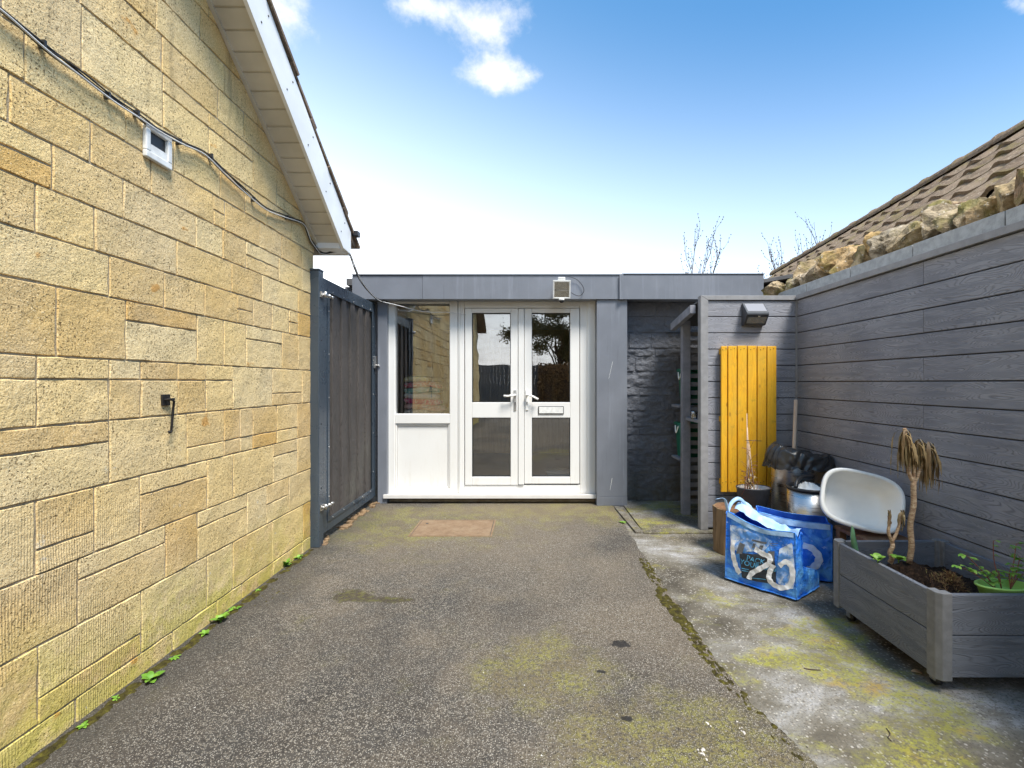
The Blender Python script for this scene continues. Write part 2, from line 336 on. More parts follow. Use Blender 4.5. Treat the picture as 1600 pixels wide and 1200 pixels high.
def mat_concrete(green=.5):
    m = NM('mossy concrete'); x, y, z = m.xyz()
    n = m.noise(1.8, 6, .65, .4, scale=(1, 1.4, 1)); c = m.ramp(n, [(.33, (.055,.047,.036)), (.45, (.125,.110,.085)), (.54, (.20,.188,.165)), (.62, (.32,.315,.315)), (.75, (.44,.44,.46))])
    sp = m.n('ShaderNodeSeparateColor'); m.t.links.new(m.vor(85, out='Color'), sp.inputs[0]); d = m.vor(85)
    stn = m.math('MULTIPLY', m.ss(sp.outputs[0], .58, .7), m.ss(d, .55, .3)); c = m.mix(m.math('MULTIPLY', stn, .7), c, m.mix(sp.outputs[1], (.20,.17,.13), (.46,.44,.40)))
    f = m.noise(90, 5, .75); c = m.mix(m.ss(f, .50, .36, 0, .75), c, (.07,.062,.05)); c = m.mix(m.ss(m.noise(11, 6, .75), .47, .36, 0, .55), c, (.10,.09,.07))
    a1 = m.noise(2.1, 7, .66, .3, vec=m.mapv((1, 1.7, 1), (3.1, 1.9, 0))); 
    def blob(cx, cy, sx, sy):
        a = m.math('DIVIDE', m.math('SUBTRACT', x, cx), sx); b = m.math('DIVIDE', m.math('SUBTRACT', y, cy), sy)
        return m.math('POWER', 2.718, m.math('MULTIPLY', m.math('ADD', m.math('MULTIPLY', a, a), m.math('MULTIPLY', b, b)), -1.0))
    bl = m.math('ADD', m.math('ADD', blob(1.38, 2.32, .32, .13), blob(1.50, 1.80, .22, .16)), m.math('ADD', blob(1.36, 1.52, .2, .12), m.math('MULTIPLY', blob(1.30, 2.05, .4, .12), .6)))
    al = m.ss(m.math('ADD', a1, m.math('MULTIPLY', bl, .20)), .60-.09*green, .74-.09*green); sk = m.ss(m.noise(45, 6, .8), .40, .58, .15, 1)
    ac = m.ramp(m.noise(5, 4), [(.35, (.16,.14,.035)), (.52, (.27,.265,.035)), (.7, (.31,.20,.05))])
    c = m.mix(m.math('MULTIPLY', m.math('MULTIPLY', al, sk), .8), c, ac)
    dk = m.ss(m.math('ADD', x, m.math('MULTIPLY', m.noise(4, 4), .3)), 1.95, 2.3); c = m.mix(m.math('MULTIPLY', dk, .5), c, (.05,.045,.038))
    nr = m.bump(m.math('ADD', f, m.math('MULTIPLY', stn, .5)), .004, .7); nr = m.bump(m.noise(5, 5), .015, .6, nr)
    return m.done(c, .85, 0, nr, .3)
def mat_moss():
    m = NM('moss'); n = m.noise(30, 5, .7); c = m.ramp(n, [(.35, (.03,.024,.014)), (.55, (.075,.065,.016)), (.75, (.19,.17,.03))])
    return m.done(c, .95, 0, m.bump(m.noise(120, 4, .7), .01, 1), .1)
def mat_rubble():
    m = NM('rubble limestone'); r = m.rnd(); n = m.noise(9, 6, .68, .3)
    c = m.ramp(r, [(0, (.46,.34,.19)), (.35, (.38,.32,.24)), (.6, (.50,.33,.15)), (.8, (.33,.28,.22)), (1, (.46,.26,.13))])
    c = m.mix(m.ss(n, .38, .58, .75, 0), c, (.085,.065,.035)); c = m.mix(m.ss(n, .58, .75, 0, .7), c, (.56,.48,.37))
    g = m.ss(m.noise(5, 5, .6), .50, .66); c = m.mix(m.math('MULTIPLY', g, .6), c, (.20,.18,.04)); k = m.ss(m.noise(28, 4, .7), .60, .68); c = m.mix(m.math('MULTIPLY', k, .6), c, (.62,.58,.52))
    return m.done(c, .93, 0, m.bump(n, .03, .9, m.bump(m.noise(60, 5, .7), .008, .8)), .2)
def mat_rooftile(name, a, b, mossy=.5):
    m = NM(name); r = m.rnd(); n = m.noise(14, 6, .7); c = m.mix(r, a, b); c = m.mix(m.ss(n, .45, .62, 0, .5), c, tuple(q*.45 for q in a))
    s = m.ss(m.noise(55, 4, .7), .57, .66); c = m.mix(m.math('MULTIPLY', s, .65), c, (.42,.36,.28))
    g = m.ss(m.noise(6, 5, .65), .5, .62); c = m.mix(m.math('MULTIPLY', g, mossy), c, (.17,.14,.04))
    return m.done(c, .93, 0, m.bump(m.noise(80, 4, .7), .006, .9), .2)
def mat_yellowwood():
    m = NM('yellow stained pine'); r = m.rnd(); off = m.n('ShaderNodeCombineXYZ'); k = m.math('MULTIPLY', r, 23.0); m.t.links.new(k, off.inputs[0]); m.t.links.new(k, off.inputs[2])
    n = m.noise(1, 3, .5, .6, vec=m.mapv((14, 14, 1.3), off.outputs[0])); ln = m.math('FRACT', m.math('MULTIPLY', n, 14)); g = m.ss(ln, .0, .9)
    c = m.mix(m.math('MULTIPLY', g, .45), (.86,.45,.022), (.62,.27,.012)); c = m.mix(m.ss(m.noise(3, 4), .4, .7, 0, .6), c, (.66,.42,.03))
    kn = m.vor(1, vec=m.mapv((11, 11, 5), off.outputs[0])); c = m.mix(m.ss(kn, .13, .05, 0, .8), c, (.22,.08,.012))
    gd = m.ss(m.noise(11, 5, .7), .58, .7); c = m.mix(m.math('MULTIPLY', gd, .45), c, (.27,.20,.03))
    wv = m.ss(m.noise(2.2, 6, .75, vec=m.mapv((3,3,1))), .46, .62); c = m.mix(m.math('MULTIPLY', wv, .40), c, (.52,.33,.05)); c = m.mix(m.math('MULTIPLY', r, .3), c, (.58,.30,.015)); fn = m.noise(1, 3, .7, vec=m.mapv((120,120,5))); c = m.mix(m.ss(fn, .52, .7, 0, .35), c, (.34,.17,.015)); return m.done(c, .6, 0, m.bump(m.math('ADD', n, m.math('MULTIPLY', fn, .4)), .004, .8), .3)
def mat_bag():
    m = NM('blue woven plastic'); n = m.noise(9, 5, .6, .8); c = m.mix(m.ss(n, .40, .68), (.015,.17,.72), (.15,.45,.90)); c = m.mix(m.ss(m.noise(26, 4, .7), .6, .72, 0, .55), c, (.60,.78,.95))
    q = m.noise(300, 1); b1 = m.bump(m.noise(13, 5, .6, 1.2), .02, .9); return m.done(c, .36, 0, m.bump(q, .001, .4, b1), .5)
def mat_wood(name, a, b, axis='Z', rough=.7):
    m = NM(name); sc = {'X': (2, 26, 26), 'Y': (26, 2, 26), 'Z': (26, 26, 2)}[axis]; n = m.noise(1, 5, .65, .5, vec=m.mapv(sc))
    c = m.mix(m.ss(n, .32, .68), a, b); return m.done(c, rough, 0, m.bump(n, .006, .8), .3)
def mat_steel(name, rough=.22, axis=None):
    m = NM(name); n = m.noise(1, 3, .6, vec=m.mapv((3, 3, 140) if axis else (20, 20, 20)))
    return m.done(m.mix(n, (.50,.49,.48), (.62,.61,.60)), m.ss(n, .3, .7, rough*1.1, rough*1.7), 1.0, m.bump(m.noise(2, 2), .003, .2))
def mat_leaf(name, a, b):
    m = NM(name); r = m.rnd(); c = m.mix(r, a, b); c = m.mix(m.ss(m.noise(60, 3), .4, .7, 0, .4), c, tuple(q*.6 for q in a))
    m.b.inputs['Subsurface Weight'].default_value = 0.0
    return m.done(c, .5, 0, m.bump(m.noise(80, 2), .002, .5), .4)
def mat_soil():
    m = NM('potting soil'); n = m.noise(60, 6, .75); c = m.ramp(n, [(.3, (.012,.008,.006)), (.55, (.05,.030,.020)), (.75, (.16,.09,.05))])
    return m.done(c, .95, 0, m.bump(n, .02, 1, None), .15)
def mat_rust():
    m = NM('rusty cover plate'); n = m.noise(9, 6, .7); c = m.ramp(n, [(.3, (.17,.105,.06)), (.5, (.25,.165,.10)), (.7, (.30,.22,.14))])
    x, y, z = m.xyz(); ck = m.math('MULTIPLY', m.math('SINE', m.math('MULTIPLY', m.math('ADD', x, y), 300)), m.math('SINE', m.math('MULTIPLY', m.math('SUBTRACT', x, y), 300)))
    c = m.mix(m.ss(ck, .1, .6, 0, .35), c, (.33,.26,.19)); e = m.ss(m.noise(25, 4, .7), .6, .68); c = m.mix(m.math('MULTIPLY', e, .5), c, (.10,.085,.04))
    return m.done(c, .8, .1, m.bump(ck, .003, .8), .3)

M_STONE = mat_bathstone(); M_MORTAR = mat_mortar(); M_ROCKP = mat_rockpaint()
GREY0, GREY1 = (.21,.215,.248), (.285,.29,.322)
M_CLAD_Y = mat_board('grey composite cladding long', 'Y', GREY0, GREY1)
M_CLAD_X = mat_board('grey composite cladding cross', 'X', GREY0, GREY1)
M_PL_Y = mat_board('dark composite planter board', 'Y', (.14,.15,.175), (.18,.19,.218), 1.3)
M_PL_X = mat_board('dark composite planter end board', 'X', (.14,.15,.175), (.18,.19,.218), 1.3)
M_TRIM = simple('grey composite trim', (.25,.248,.255), .6, 0, .1, 20, .3, 150)
M_PLTRIM = simple('grey planter corner trim', (.175,.175,.18), .65, 0, .12, 30, .4, 200)
M_FASCIA = mat_metalpaint('anthracite coated sheet', (.15,.162,.19), .42, .22)
M_GATE = mat_metalpaint('blue grey powder coat', (.042,.058,.078), .28, .08)
M_GATEB = mat_board('brown black composite gate board', 'Z', (.062,.056,.053), (.088,.078,.073), .5, .7)
M_UPVC = mat_upvc(); M_GLASS = mat_glass()
M_SILL = simple('white sill', (.66,.64,.62), .35, 0, .05)
M_GASKET = simple('black rubber gasket', (.015,.015,.016), .6)
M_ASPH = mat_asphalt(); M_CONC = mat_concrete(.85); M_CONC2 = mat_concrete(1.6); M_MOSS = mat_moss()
M_GROUND = simple('bare earth', (.10,.085,.06), .95, 0, .3, 2, .6, 30)
M_RUB = mat_rubble(); M_BLOCK = simple('pale concrete block', (.36,.37,.37), .9, 0, .15, 25, .6, 120)
M_TILE = mat_rooftile('weathered pantile', (.155,.112,.078), (.22,.165,.115), .45); M_TILE2 = mat_rooftile('weathered concrete roof tile', (.17,.12,.085), (.26,.19,.14), .15)
M_YEL = mat_yellowwood(); M_BAG = mat_bag(); M_BAGIN = simple('blue bag lining', (.015,.10,.55), .5, 0, .2, 12, .5, 30)
M_BAGPALE = simple('pale blue printed plastic', (.36,.56,.84), .4, 0, .2, 14, .6, 35)
M_WHITEP = simple('white print', (.86,.87,.90), .45, 0, .12, 30, .3, 60); M_INK = simple('charcoal print', (.025,.035,.05), .45, 0, .2, 30, .3, 60)
M_INKG = simple('grey print', (.14,.15,.17), .45, 0, .2, 30); M_CYAN = simple('light blue print', (.10,.42,.72), .5)
M_WHITE = simple('white plastic', (.88,.87,.84), .35, 0, .04, 6); M_WMETAL = simple('white painted metal', (.72,.72,.70), .35, 0, .1, 30)
M_BLACK = simple('black plastic', (.02,.02,.022), .4); M_BLKBAG = simple('black bin liner', (.028,.027,.027), .3, 0, .2, 10, 1.0, 22)
M_STEEL = mat_steel('brushed steel', .22, 1); M_ZINC = mat_steel('zinc plated fitting', .3)
M_IRON = simple('black iron', (.02,.018,.018), .55, .3, .3, 60, .5, 150)
M_SOFFIT = simple('cream soffit plastic', (.60,.55,.46), .5, 0, .12, 3); M_BARGE = simple('white bargeboard', (.80,.80,.80), .4, 0, .05, 4)
M_LOG = mat_wood('weathered log', (.12,.075,.04), (.27,.18,.10)); M_HANDLE = mat_wood('pale wooden handle', (.50,.36,.26), (.64,.50,.38)); M_BROWN = mat_wood('brown timber', (.13,.065,.035), (.22,.12,.065))
M_PLANTG = mat_leaf('green leaf', (.13,.30,.035), (.26,.44,.07)); M_DEAD = mat_leaf('dead leaf', (.16,.10,.045), (.34,.26,.13)); M_WEED = mat_leaf('weed leaf', (.09,.22,.02), (.22,.38,.05))
def mat_bark():
    m = NM('ringed cane bark'); n = m.noise(1, 4, .7, 0, vec=m.mapv((40, 40, 130))); k = m.noise(60, 4, .7)
    c = m.mix(m.ss(n, .35, .65), (.24,.14,.085), (.50,.37,.24)); c = m.mix(m.ss(k, .56, .66, 0, .7), c, (.58,.48,.34)); return m.done(c, .85, 0, m.bump(n, .004, 1), .2)
M_CANE = mat_bark(); M_TWIG = simple('dark twig', (.06,.04,.03), .9, 0, .3, 40); M_RED = simple('reddish stem', (.24,.08,.05), .7, 0, .3, 60)
M_SOIL = mat_soil(); M_LIME = simple('lime green plastic', (.36,.66,.17), .4, 0, .06, 5); M_POTG = simple('dark grey pot', (.05,.052,.06), .6, 0, .15, 20)
M_STONEIN = simple('pale pot lining', (.50,.46,.42), .8, 0, .15, 30); M_RUST = mat_rust()
M_GREENP = simple('green plastic', (.015,.15,.09), .35, 0, .2, 10); M_ALOE = simple('aloe green', (.16,.34,.17), .45, 0, .2, 20)
M_STOREPT = simple('grey painted timber', (.22,.225,.26), .7, 0, .15, 12, .4, 60)
M_CABLE = simple('black cable', (.018,.017,.017), .5); M_WCABLE = simple('white cable', (.62,.62,.62), .45)
M_ROOM = mat_wood('brown plastered room', (.34,.22,.09), (.46,.31,.14), 'Z', .9); M_FLOOR = mat_wood('dark floor', (.06,.045,.035), (.11,.08,.055), 'X', .5)
M_FELT = simple('roofing felt', (.10,.10,.105), .9, 0, .2, 6, .4, 60)
M_REFL = simple('lamp reflector', (.55,.53,.45), .18, .8, .1, 40); M_BASKET = simple('pale blue plastic', (.40,.60,.66), .5, 0, .06)

# ------------------------------------------------------------------ setting
def sheet(name, pts, z, mat):
    b = MB(); b.add([(p[0], p[1], z) for p in pts], [tuple(range(len(pts)))]); o = b.build(name, mat); return tag(o, kind='structure')
sheet('ground', [(-400,-400),(400,-400),(400,400),(-400,400)], -0.03, M_GROUND)
random.seed(4)
edge = []
ctrl = [(5.0,.84),(4.6,.84),(3.45,.825),(2.68,.829),(2.07,.843),(1.80,.88),(1.5,.95),(1.0,1.02),(0,1.1),(-8,1.6)]
def edge_x(y):
    for (a, xa), (b, xb) in zip(ctrl, ctrl[1:]):
        if b <= y <= a: return xa + (xb - xa) * (a - y) / (a - b)
    return ctrl[0][1]
yy = 5.0
while yy > -8:
    edge.append((edge_x(yy) + .018 * fbm((yy*3, 1.3, 0), 1.6) + .008 * fbm((yy*20, 7, 0), 1), yy)); yy -= .03 if yy > .8 else .4
b = MB()          # asphalt: a raised slab with a crumbling edge
L = -6.0; n = len(edge)
vs = [(L, y, 0.0) for x, y in edge] + [(x, y, 0.0) for x, y in edge] + [(x+.008, y, -.016) for x, y in edge]
b.add(vs, [(i, i+n, i+n+1, i+1) for i in range(n-1)] + [(i+n, i+2*n, i+2*n+1, i+n+1) for i in range(n-1)])
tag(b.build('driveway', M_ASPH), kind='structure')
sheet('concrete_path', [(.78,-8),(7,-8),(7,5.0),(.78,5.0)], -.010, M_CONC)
b = MB(); b.box((.955, 3.85, -.02), (2.28, 4.9, .004)); tag(b.build('concrete_slab', M_CONC2, bevel=.004), kind='structure')
b = MB(); b.prism([(.845,4.66),(.905,4.66),(.955,3.86),(.885,3.86)], 'Z', -.02, .008); tag(b.build('edging_strip', M_CONC, bevel=.004), kind='structure')
b = MB(); b.box((-2.9, -5, -.02), (-1.66, 3.5, .0), M=None)   # hidden footing
# back lane and far boundary seen mirrored in the glass
sheet('lane', [(-30,-30),(30,-30),(30,-8),(-30,-8)], -.006, M_CONC)

# moss along the joint
b = MB(); random.seed(9)
def mossclump(b, x, y, rx, ry, h, z=0.0, seed=0):
    def fn(u, v):
        a = u*2*math.pi; q = v; rr = 1 + .35*fbm((math.cos(a)*1.5+seed, math.sin(a)*1.5, seed), 1.2)
        X = x + rx*rr*q*math.cos(a); Y = y + ry*rr*q*math.sin(a)
        return Vector((X, Y, z - .003 + h*(1-q*q)*(1+.5*fbm((X*40, Y*40, seed), 1))))
    b.grid(fn, 16, 5)
for i in range(330):
    y = random.choice([random.uniform(1.2, 3.3), random.gauss(2.62,.14), random.gauss(2.05,.13), random.gauss(2.35,.1), random.gauss(3.1,.08)]); x = edge_x(y) - random.uniform(-.012, .045)
    big = 1.0 + 1.1*math.exp(-((y-2.65)/.22)**2)
    mossclump(b, x - .012*big, y, random.uniform(.006,.017)*big, random.uniform(.012,.03)*big, random.uniform(.003,.007), 0, i)
tag(b.build('moss_along_joint', M_MOSS), 'dark green moss grown along the crack between asphalt and concrete', 'moss', kind='stuff')
b = MB()
for i in range(120):
    y = random.uniform(1.3, 3.45); mossclump(b, -1.675 + random.uniform(0,.03), y, random.uniform(.01,.03), random.uniform(.02,.05), random.uniform(.004,.012), 0, i+300)
for i in range(40):
    p = G(*random.choice([(415,925),(430,930),(450,920),(400,940)])); mossclump(b, p.x+random.gauss(0,.06), p.y+random.gauss(0,.07), random.uniform(.008,.025), random.uniform(.01,.03), .003, 0, i+500)
for i in range(26):
    p = G(*random.choice([(488,940),(512,936),(540,936)])); mossclump(b, p.x+random.gauss(0,.03), p.y+random.gauss(0,.04), random.uniform(.006,.018), random.uniform(.01,.02), .002, 0, i+600)
tag(b.build('moss_at_wall_foot', M_MOSS), 'patchy green moss on the asphalt at the foot of the stone house', 'moss', kind='stuff')

# manhole cover
t = thing('manhole_cover', 'rusty brown rectangular inspection cover set in the asphalt', 'manhole cover', (-.67, 3.98, 0))
b = MB(); b.box((-1.0, 3.775, -.01), (-.345, 4.185, .004)); b.build('plate', M_RUST, t, bevel=.002)
b = MB(); b.box((-1.004, 3.771, -.01), (-.341, 4.189, .0015)); b.build('dirt_gap', M_BLACK, t)
b = MB()
for (x0,y0,x1,y1) in ((-1.02,3.755,-.325,3.769),(-1.02,4.191,-.325,4.205),(-1.02,3.770,-1.006,4.190),(-.339,3.770,-.325,4.190)): b.box((x0,y0,-.01),(x1,y1,.003))
b.build('frame', M_RUST, t)
b = MB(); b.tube([(-.935,4.09,.0035),(-.935,4.09,.0058)], .012, 12); b.build('keyhole', M_BLACK, t)

# loose grit, chips and litter (countless)
b = MB(); random.seed(21)
for i in range(900):
    y = 1.25 + random.random()**1.6*3.4; x = random.uniform(-1.6, 1.7); s_ = random.uniform(.0015, .0045); z = .001 if x < edge_x(y) else -.009
    q = [Vector((x,y,z)) + Vector((random.uniform(-1,1), random.uniform(-1,1), abs(random.uniform(.2,1.2))))*s_ for k in range(4)]
    b.add(q, [(0,1,2),(0,2,3),(0,3,1),(1,3,2)])
m = NM('grit'); M_GRIT = m.done(m.ramp(m.rnd(), [(0,(.06,.05,.045)),(.5,(.26,.22,.18)),(.8,(.5,.47,.42)),(1,(.75,.73,.70))]), .9)
tag(b.build('loose_grit', M_GRIT), 'fine loose grit and pale chips scattered on the driveway', 'grit', kind='stuff')

# ------------------------------------------------------------------ random ashlar stonework
def block(b, fmap, s0, s1, z0, z1, gap, depth, rough, rsc, cell, zmax=None, r=None):
    s0 += gap/2; s1 -= gap/2; z0 += gap/2; z1 -= gap/2
    if s1 - s0 < .02 or z1 - z0 < .02: return
    if r is None: r = random.random()
    e = min(.0045, depth*.6)
    def ticks(a, c, big):
        k = max(1, int((c - a - 2*e) / cell)); return [a, a+e] + [a+e+(c-a-2*e)*i/k for i in range(1, k)] + [c-e, c]
    S_ = ticks(s0, s1, 0); Z_ = ticks(z0, z1, 0); so = random.random()*50; vs = []
    def pt(s, z, d, js):
        zz = z + js
        if zmax: zz = min(zz, zmax(s))
        return fmap(s + js, zz, d)
    dd = lambda s, z: rough*1.15*(fbm((s*.8+so, z*1.3, so), rsc*.75, 5) if rsc > 10 else fbm((s+so, z, so), rsc, 4))
    ji = lambda s, z: .0030*fbm((s*14+so, z*14, 2), 1, 4)
    I, J = S_[1:-1], Z_[1:-1]
    for z in J:
        for s in I: vs.append(pt(s, z, dd(s, z), ji(s, z) if (s in (I[0], I[-1]) or z in (J[0], J[-1])) else 0))
    w = len(I); b.add(vs, [(j*w+i, j*w+i+1, (j+1)*w+i+1, (j+1)*w+i) for j in range(len(J)-1) for i in range(w-1)], r, True)
    rim = [(s, J[0]) for s in I] + [(I[-1], z) for z in J[1:]] + [(s, J[-1]) for s in reversed(I[:-1])] + [(I[0], z) for z in reversed(J[1:-1])]
    out = []
    for s, z in rim:
        so_ = s0 if s == I[0] else s1 if s == I[-1] else s; zo_ = z0 if z == J[0] else z1 if z == J[-1] else z
        out.append(pt(so_, zo_, -depth, ji(s, z)))
    n = len(rim); b.add([pt(s, z, dd(s, z), ji(s, z)) for s, z in rim] + out, [(i, i+n, (i+1) % n + n, (i+1) % n) for i in range(n)], r, False)

WX = -1.70
def sY(px): return F * 1.70 / (VX - px)
Zs = dict(f0=.09, e0=.361, d0=.609, c0=.864, b0=1.118, a0=1.364, z0=1.616, z1=1.784, z2=1.954, z3=2.118, z4=2.28)
def rand_segs(s0, s1, full=False):
    out = []; s = s0
    while s < s1 - .02:
        w = random.choice((.22,.3,.38,.46,.32,.26)); e = min(s1, s + w)
        if s1 - e < .12: e = s1
        t_ = random.choice('FFUL' if not full else 'F'); out.append((s, e, t_)); s = e
    return out
# px-traced joints of the photo's courses: (right edge px, kind) F full, U thin block on top, L thin block below, H halves
tr = {
 'F': (Zs['f0'], Zs['e0'], [(60,'F'),(221,'L'),(324,'F'),(364,'F'),(426,'F'),(474,'F'),(490,'F')]),
 'E': (Zs['e0'], Zs['d0'], [(122,'F'),(259,'U'),(309,'F'),(386,'U'),(417,'F'),(452,'H'),(490,'F')]),
 'D': (Zs['d0'], Zs['c0'], [(56,'F'),(148,'L'),(219,'F'),(324,'U'),(365,'F'),(427,'F'),(465,'U'),(490,'F')]),
 'C': (Zs['c0'], Zs['b0'], [(171,'U'),(292,'F'),(350,'L'),(375,'L'),(395,'L'),(433,'L'),(465,'L'),(490,'F')]),
 'B': (Zs['b0'], Zs['a0'], [(58,'U'),(171,'U'),(220,'U'),(278,'U'),(322,'U'),(364,'U'),(426,'F'),(472,'L'),(490,'F')]),
 'A': (Zs['a0'], Zs['z0'], [(89,'F'),(197,'F'),(308,'U'),(350,'F'),(385,'F'),(441,'U'),(466,'F'),(490,'F')]),
 'Z0': (Zs['z0'], Zs['z1'], [(171,'F'),(257,'F'),(320,'F'),(371,'F'),(396,'H'),(425,'F'),(452,'F'),(466,'H'),(490,'F')]),
 'Z1': (Zs['z1'], Zs['z2'], [(56,'F'),(148,'F'),(276,'F'),(362,'F'),(410,'F'),(466,'F'),(490,'F')]),
 'Z2': (Zs['z2'], Zs['z3'], [(82,'H'),(193,'F'),(306,'F'),(348,'F'),(385,'F'),(436,'H'),(472,'F'),(490,'F')]),
 'Z3': (Zs['z3'], Zs['z4'], [(14,'F'),(142,'F'),(236,'F'),(334,'F'),(352,'H'),(406,'F'),(440,'F'),(472,'F'),(490,'F')]),
}
def slope_z(y): return 2.378 + (3.565 - y) * .762
house = thing('stone_house', 'yellow buff stone house with white bargeboard rising along the left', 'house', (WX, 0, 0))
random.seed(31)
b = MB(); fm = lambda s, z, d: Vector((WX + d, s, z)); zmx = lambda s: slope_z(s) + .12
GAP = .007
def dosegs(z0, z1, segs):
    h = z1 - z0
    for s0, s1, k in segs:
        if z0 > slope_z(s0) + .05: continue
        tint = None
        A = lambda a, c, p, q: block(b, fm, a, c, p, q, GAP, .0045, .0036, 9, .025, zmx)
        if k == 'F': A(s0, s1, z0, z1)
        elif k == 'U': A(s0, s1, z1-h*.33, z1); A(s0, s1, z0, z1-h*.33)
        elif k == 'L': A(s0, s1, z0+h*.33, z1); A(s0, s1, z0, z0+h*.33)
        elif k == 'H': A(s0, s1, z0+h*.5, z1); A(s0, s1, z0, z0+h*.5)
        elif k == 'W': A(s0, s1, z0, z0+h*.4); A(s0, (s0+s1)/2, z0+h*.4, z1); A((s0+s1)/2, s1, z0+h*.4, z1)
END = 3.565
for key, (z0, z1, js) in tr.items():
    segs = []; s = sY(0) - random.uniform(.08, .3); st = s
    for px, k in js:
        e = min(sY(px), END); segs.append((s, e, k)); s = e
    dosegs(z0, z1, segs); dosegs(z0, z1, rand_segs(-5, st, full=(z1-z0) < .2))
dosegs(-.05, .09, rand_segs(-5, END, True))
z = Zs['z4']
while z < 6.2:
    h = random.choice((.165, .25, .17, .25)); dosegs(z, z+h, rand_segs(-5 + random.random()*.2, END, full=h < .2)); z += h
wall = b.build('wall', M_STONE, house, fix=False)
b = MB(); b.prism([(-4.99,-.1),(3.560,-.1),(3.560,slope_z(3.56)+.1),(-.94,5.93),(-4.99,3.0)], 'X', WX-.25, WX-.0055); b.build('mortar', M_MORTAR, house)
b = MB(); b.box((-8, 3.30, -.1), (WX-.26, 3.555, 2.6)); b.box((-8, -5, -.1), (WX-.26, -4.75, 3.0)); each(b, 'wall', M_STONE, house, label='side wall of the stone house')
# verge: soffit planks, bargeboard, tiles
def vline(y, off): return slope_z(y) + off
XB = -1.505
b = MB(); y = 3.62; k = 0
th = math.atan(.762); ux, uz = -math.cos(th), math.sin(th)     # along slope towards camera (+up)
def along(s, off):   # s metres up the slope from the eave foot, off perpendicular
    return (3.60 + ux*s + off*math.sin(th), slope_z(3.60) + uz*s + off*math.cos(th))
for i in range(56):
    s0 = i*.10; a = along(s0+.003, 0); c = along(s0+.092, 0); c2 = along(s0+.092, .008); a2 = along(s0+.003, .008); g0 = along(s0+.092,.006); g1 = along(s0+.103,.006); g2=along(s0+.103,.012); g3=along(s0+.092,.012)
    b.prism([a, c, c2, a2], 'X', WX-.03, XB-.003); b.prism([g0, g1, g2, g3], 'X', WX-.03, XB-.003)
b.build('soffit', M_SOFFIT, house)
b = MB(); e0 = along(-.02, -.012); e1 = along(5.7, -.012); e2 = along(5.7, .012); e3 = along(-.02, .012)
b.prism([e0, e1, e2, e3], 'X', WX+.001, WX+.022); b.build('soffit_trim', M_SOFFIT, house)
b = MB()
bot0 = along(-.03, -.016); bot1 = along(5.7, -.016); top1 = along(5.7, .205)
ye = 3.745
b.prism([(3.60, 2.335), (ye, 2.325), (ye, vline(ye, .265)), (top1[0], top1[1]), (bot1[0], bot1[1]), (bot0[0], bot0[1])], 'X', XB, XB+.022)
b.build('bargeboard', M_BARGE, house, bevel=.003)
b = MB()
for i in range(17):
    s_ = .1 + i*.33; 
    for q in (.05, .16):
        a = along(s_, q); b.tube([(XB+.021, a[0], a[1]), (XB+.0245, a[0], a[1])], .0055, 8)
each(b, 'nail_head', M_BLACK, house)
b = MB(); b.box((WX+.004, 3.60, 2.325), (XB-.002, 3.742, 2.345)); b.box((WX+.004, 3.575, 2.327), (XB-.002, 3.598, 2.40)); b.box((-6, 3.745, 2.32), (XB-.002, 3.765, 2.5)); b.build('eaves_box', M_BARGE, house, bevel=.002)
b = MB(); random.seed(12)
NT = 18
for i in range(NT):
    s0 = -.20 + i*.325; xe = XB + .035
    x = xe
    while x > -2.6:
        x2 = x - .30; jx = random.uniform(-.010, .012) if x == xe else 0; jz = random.uniform(-.003,.004)
        a = along(s0, .232+jz); c = along(s0+.40, .214+jz); c2 = along(s0+.40, .232+jz); a2 = along(s0, .258+jz)
        b.prism([a, c, c2, a2], 'X', x2+.004, x + jx); x = x2
a = along(-.15, .18); c = along(5.8, .18); c2 = along(5.8, .212); a2 = along(-.15, .212); b.prism([a, c, c2, a2], 'X', -7.5, XB+.018)
b.build('roof', M_TILE2, house)
b = MB(); top = along(5.8, .2); b.prism([(top[0]+.02, top[1]-.05), (top[0]+.02, top[1]+.03), (-5.3, 2.95), (-5.3, 2.87)], 'X', -7.5, XB+.03); b.build('roof', M_TILE2, house, label='far slope of the roof')

# little camera/sensor on the end of the bargeboard
t = thing('security_sensor', 'small black security sensor on the end of the white bargeboard', 'sensor', P(556, 366, 3.8))
c = P(556, 366, 3.80); b = MB(); b.box((c.x-.022, c.y-.03, c.z-.022), (c.x+.028, c.y+.03, c.z+.022)); b.build('housing', M_BLACK, t, bevel=.006)
b = MB(); b.box((XB+.023, c.y-.035, c.z-.008), (c.x-.022, c.y-.015, c.z+.008)); b.build('bracket', M_BLACK, t)
b = MB(); b.lathe([(0.0,-.004),(.012,-.004),(.014,0)], (c.x+.004, c.y-.0305, c.z), 16, M=Matrix.Rotation(R(90),3,'X')); b.build('lens', M_GASKET, t)

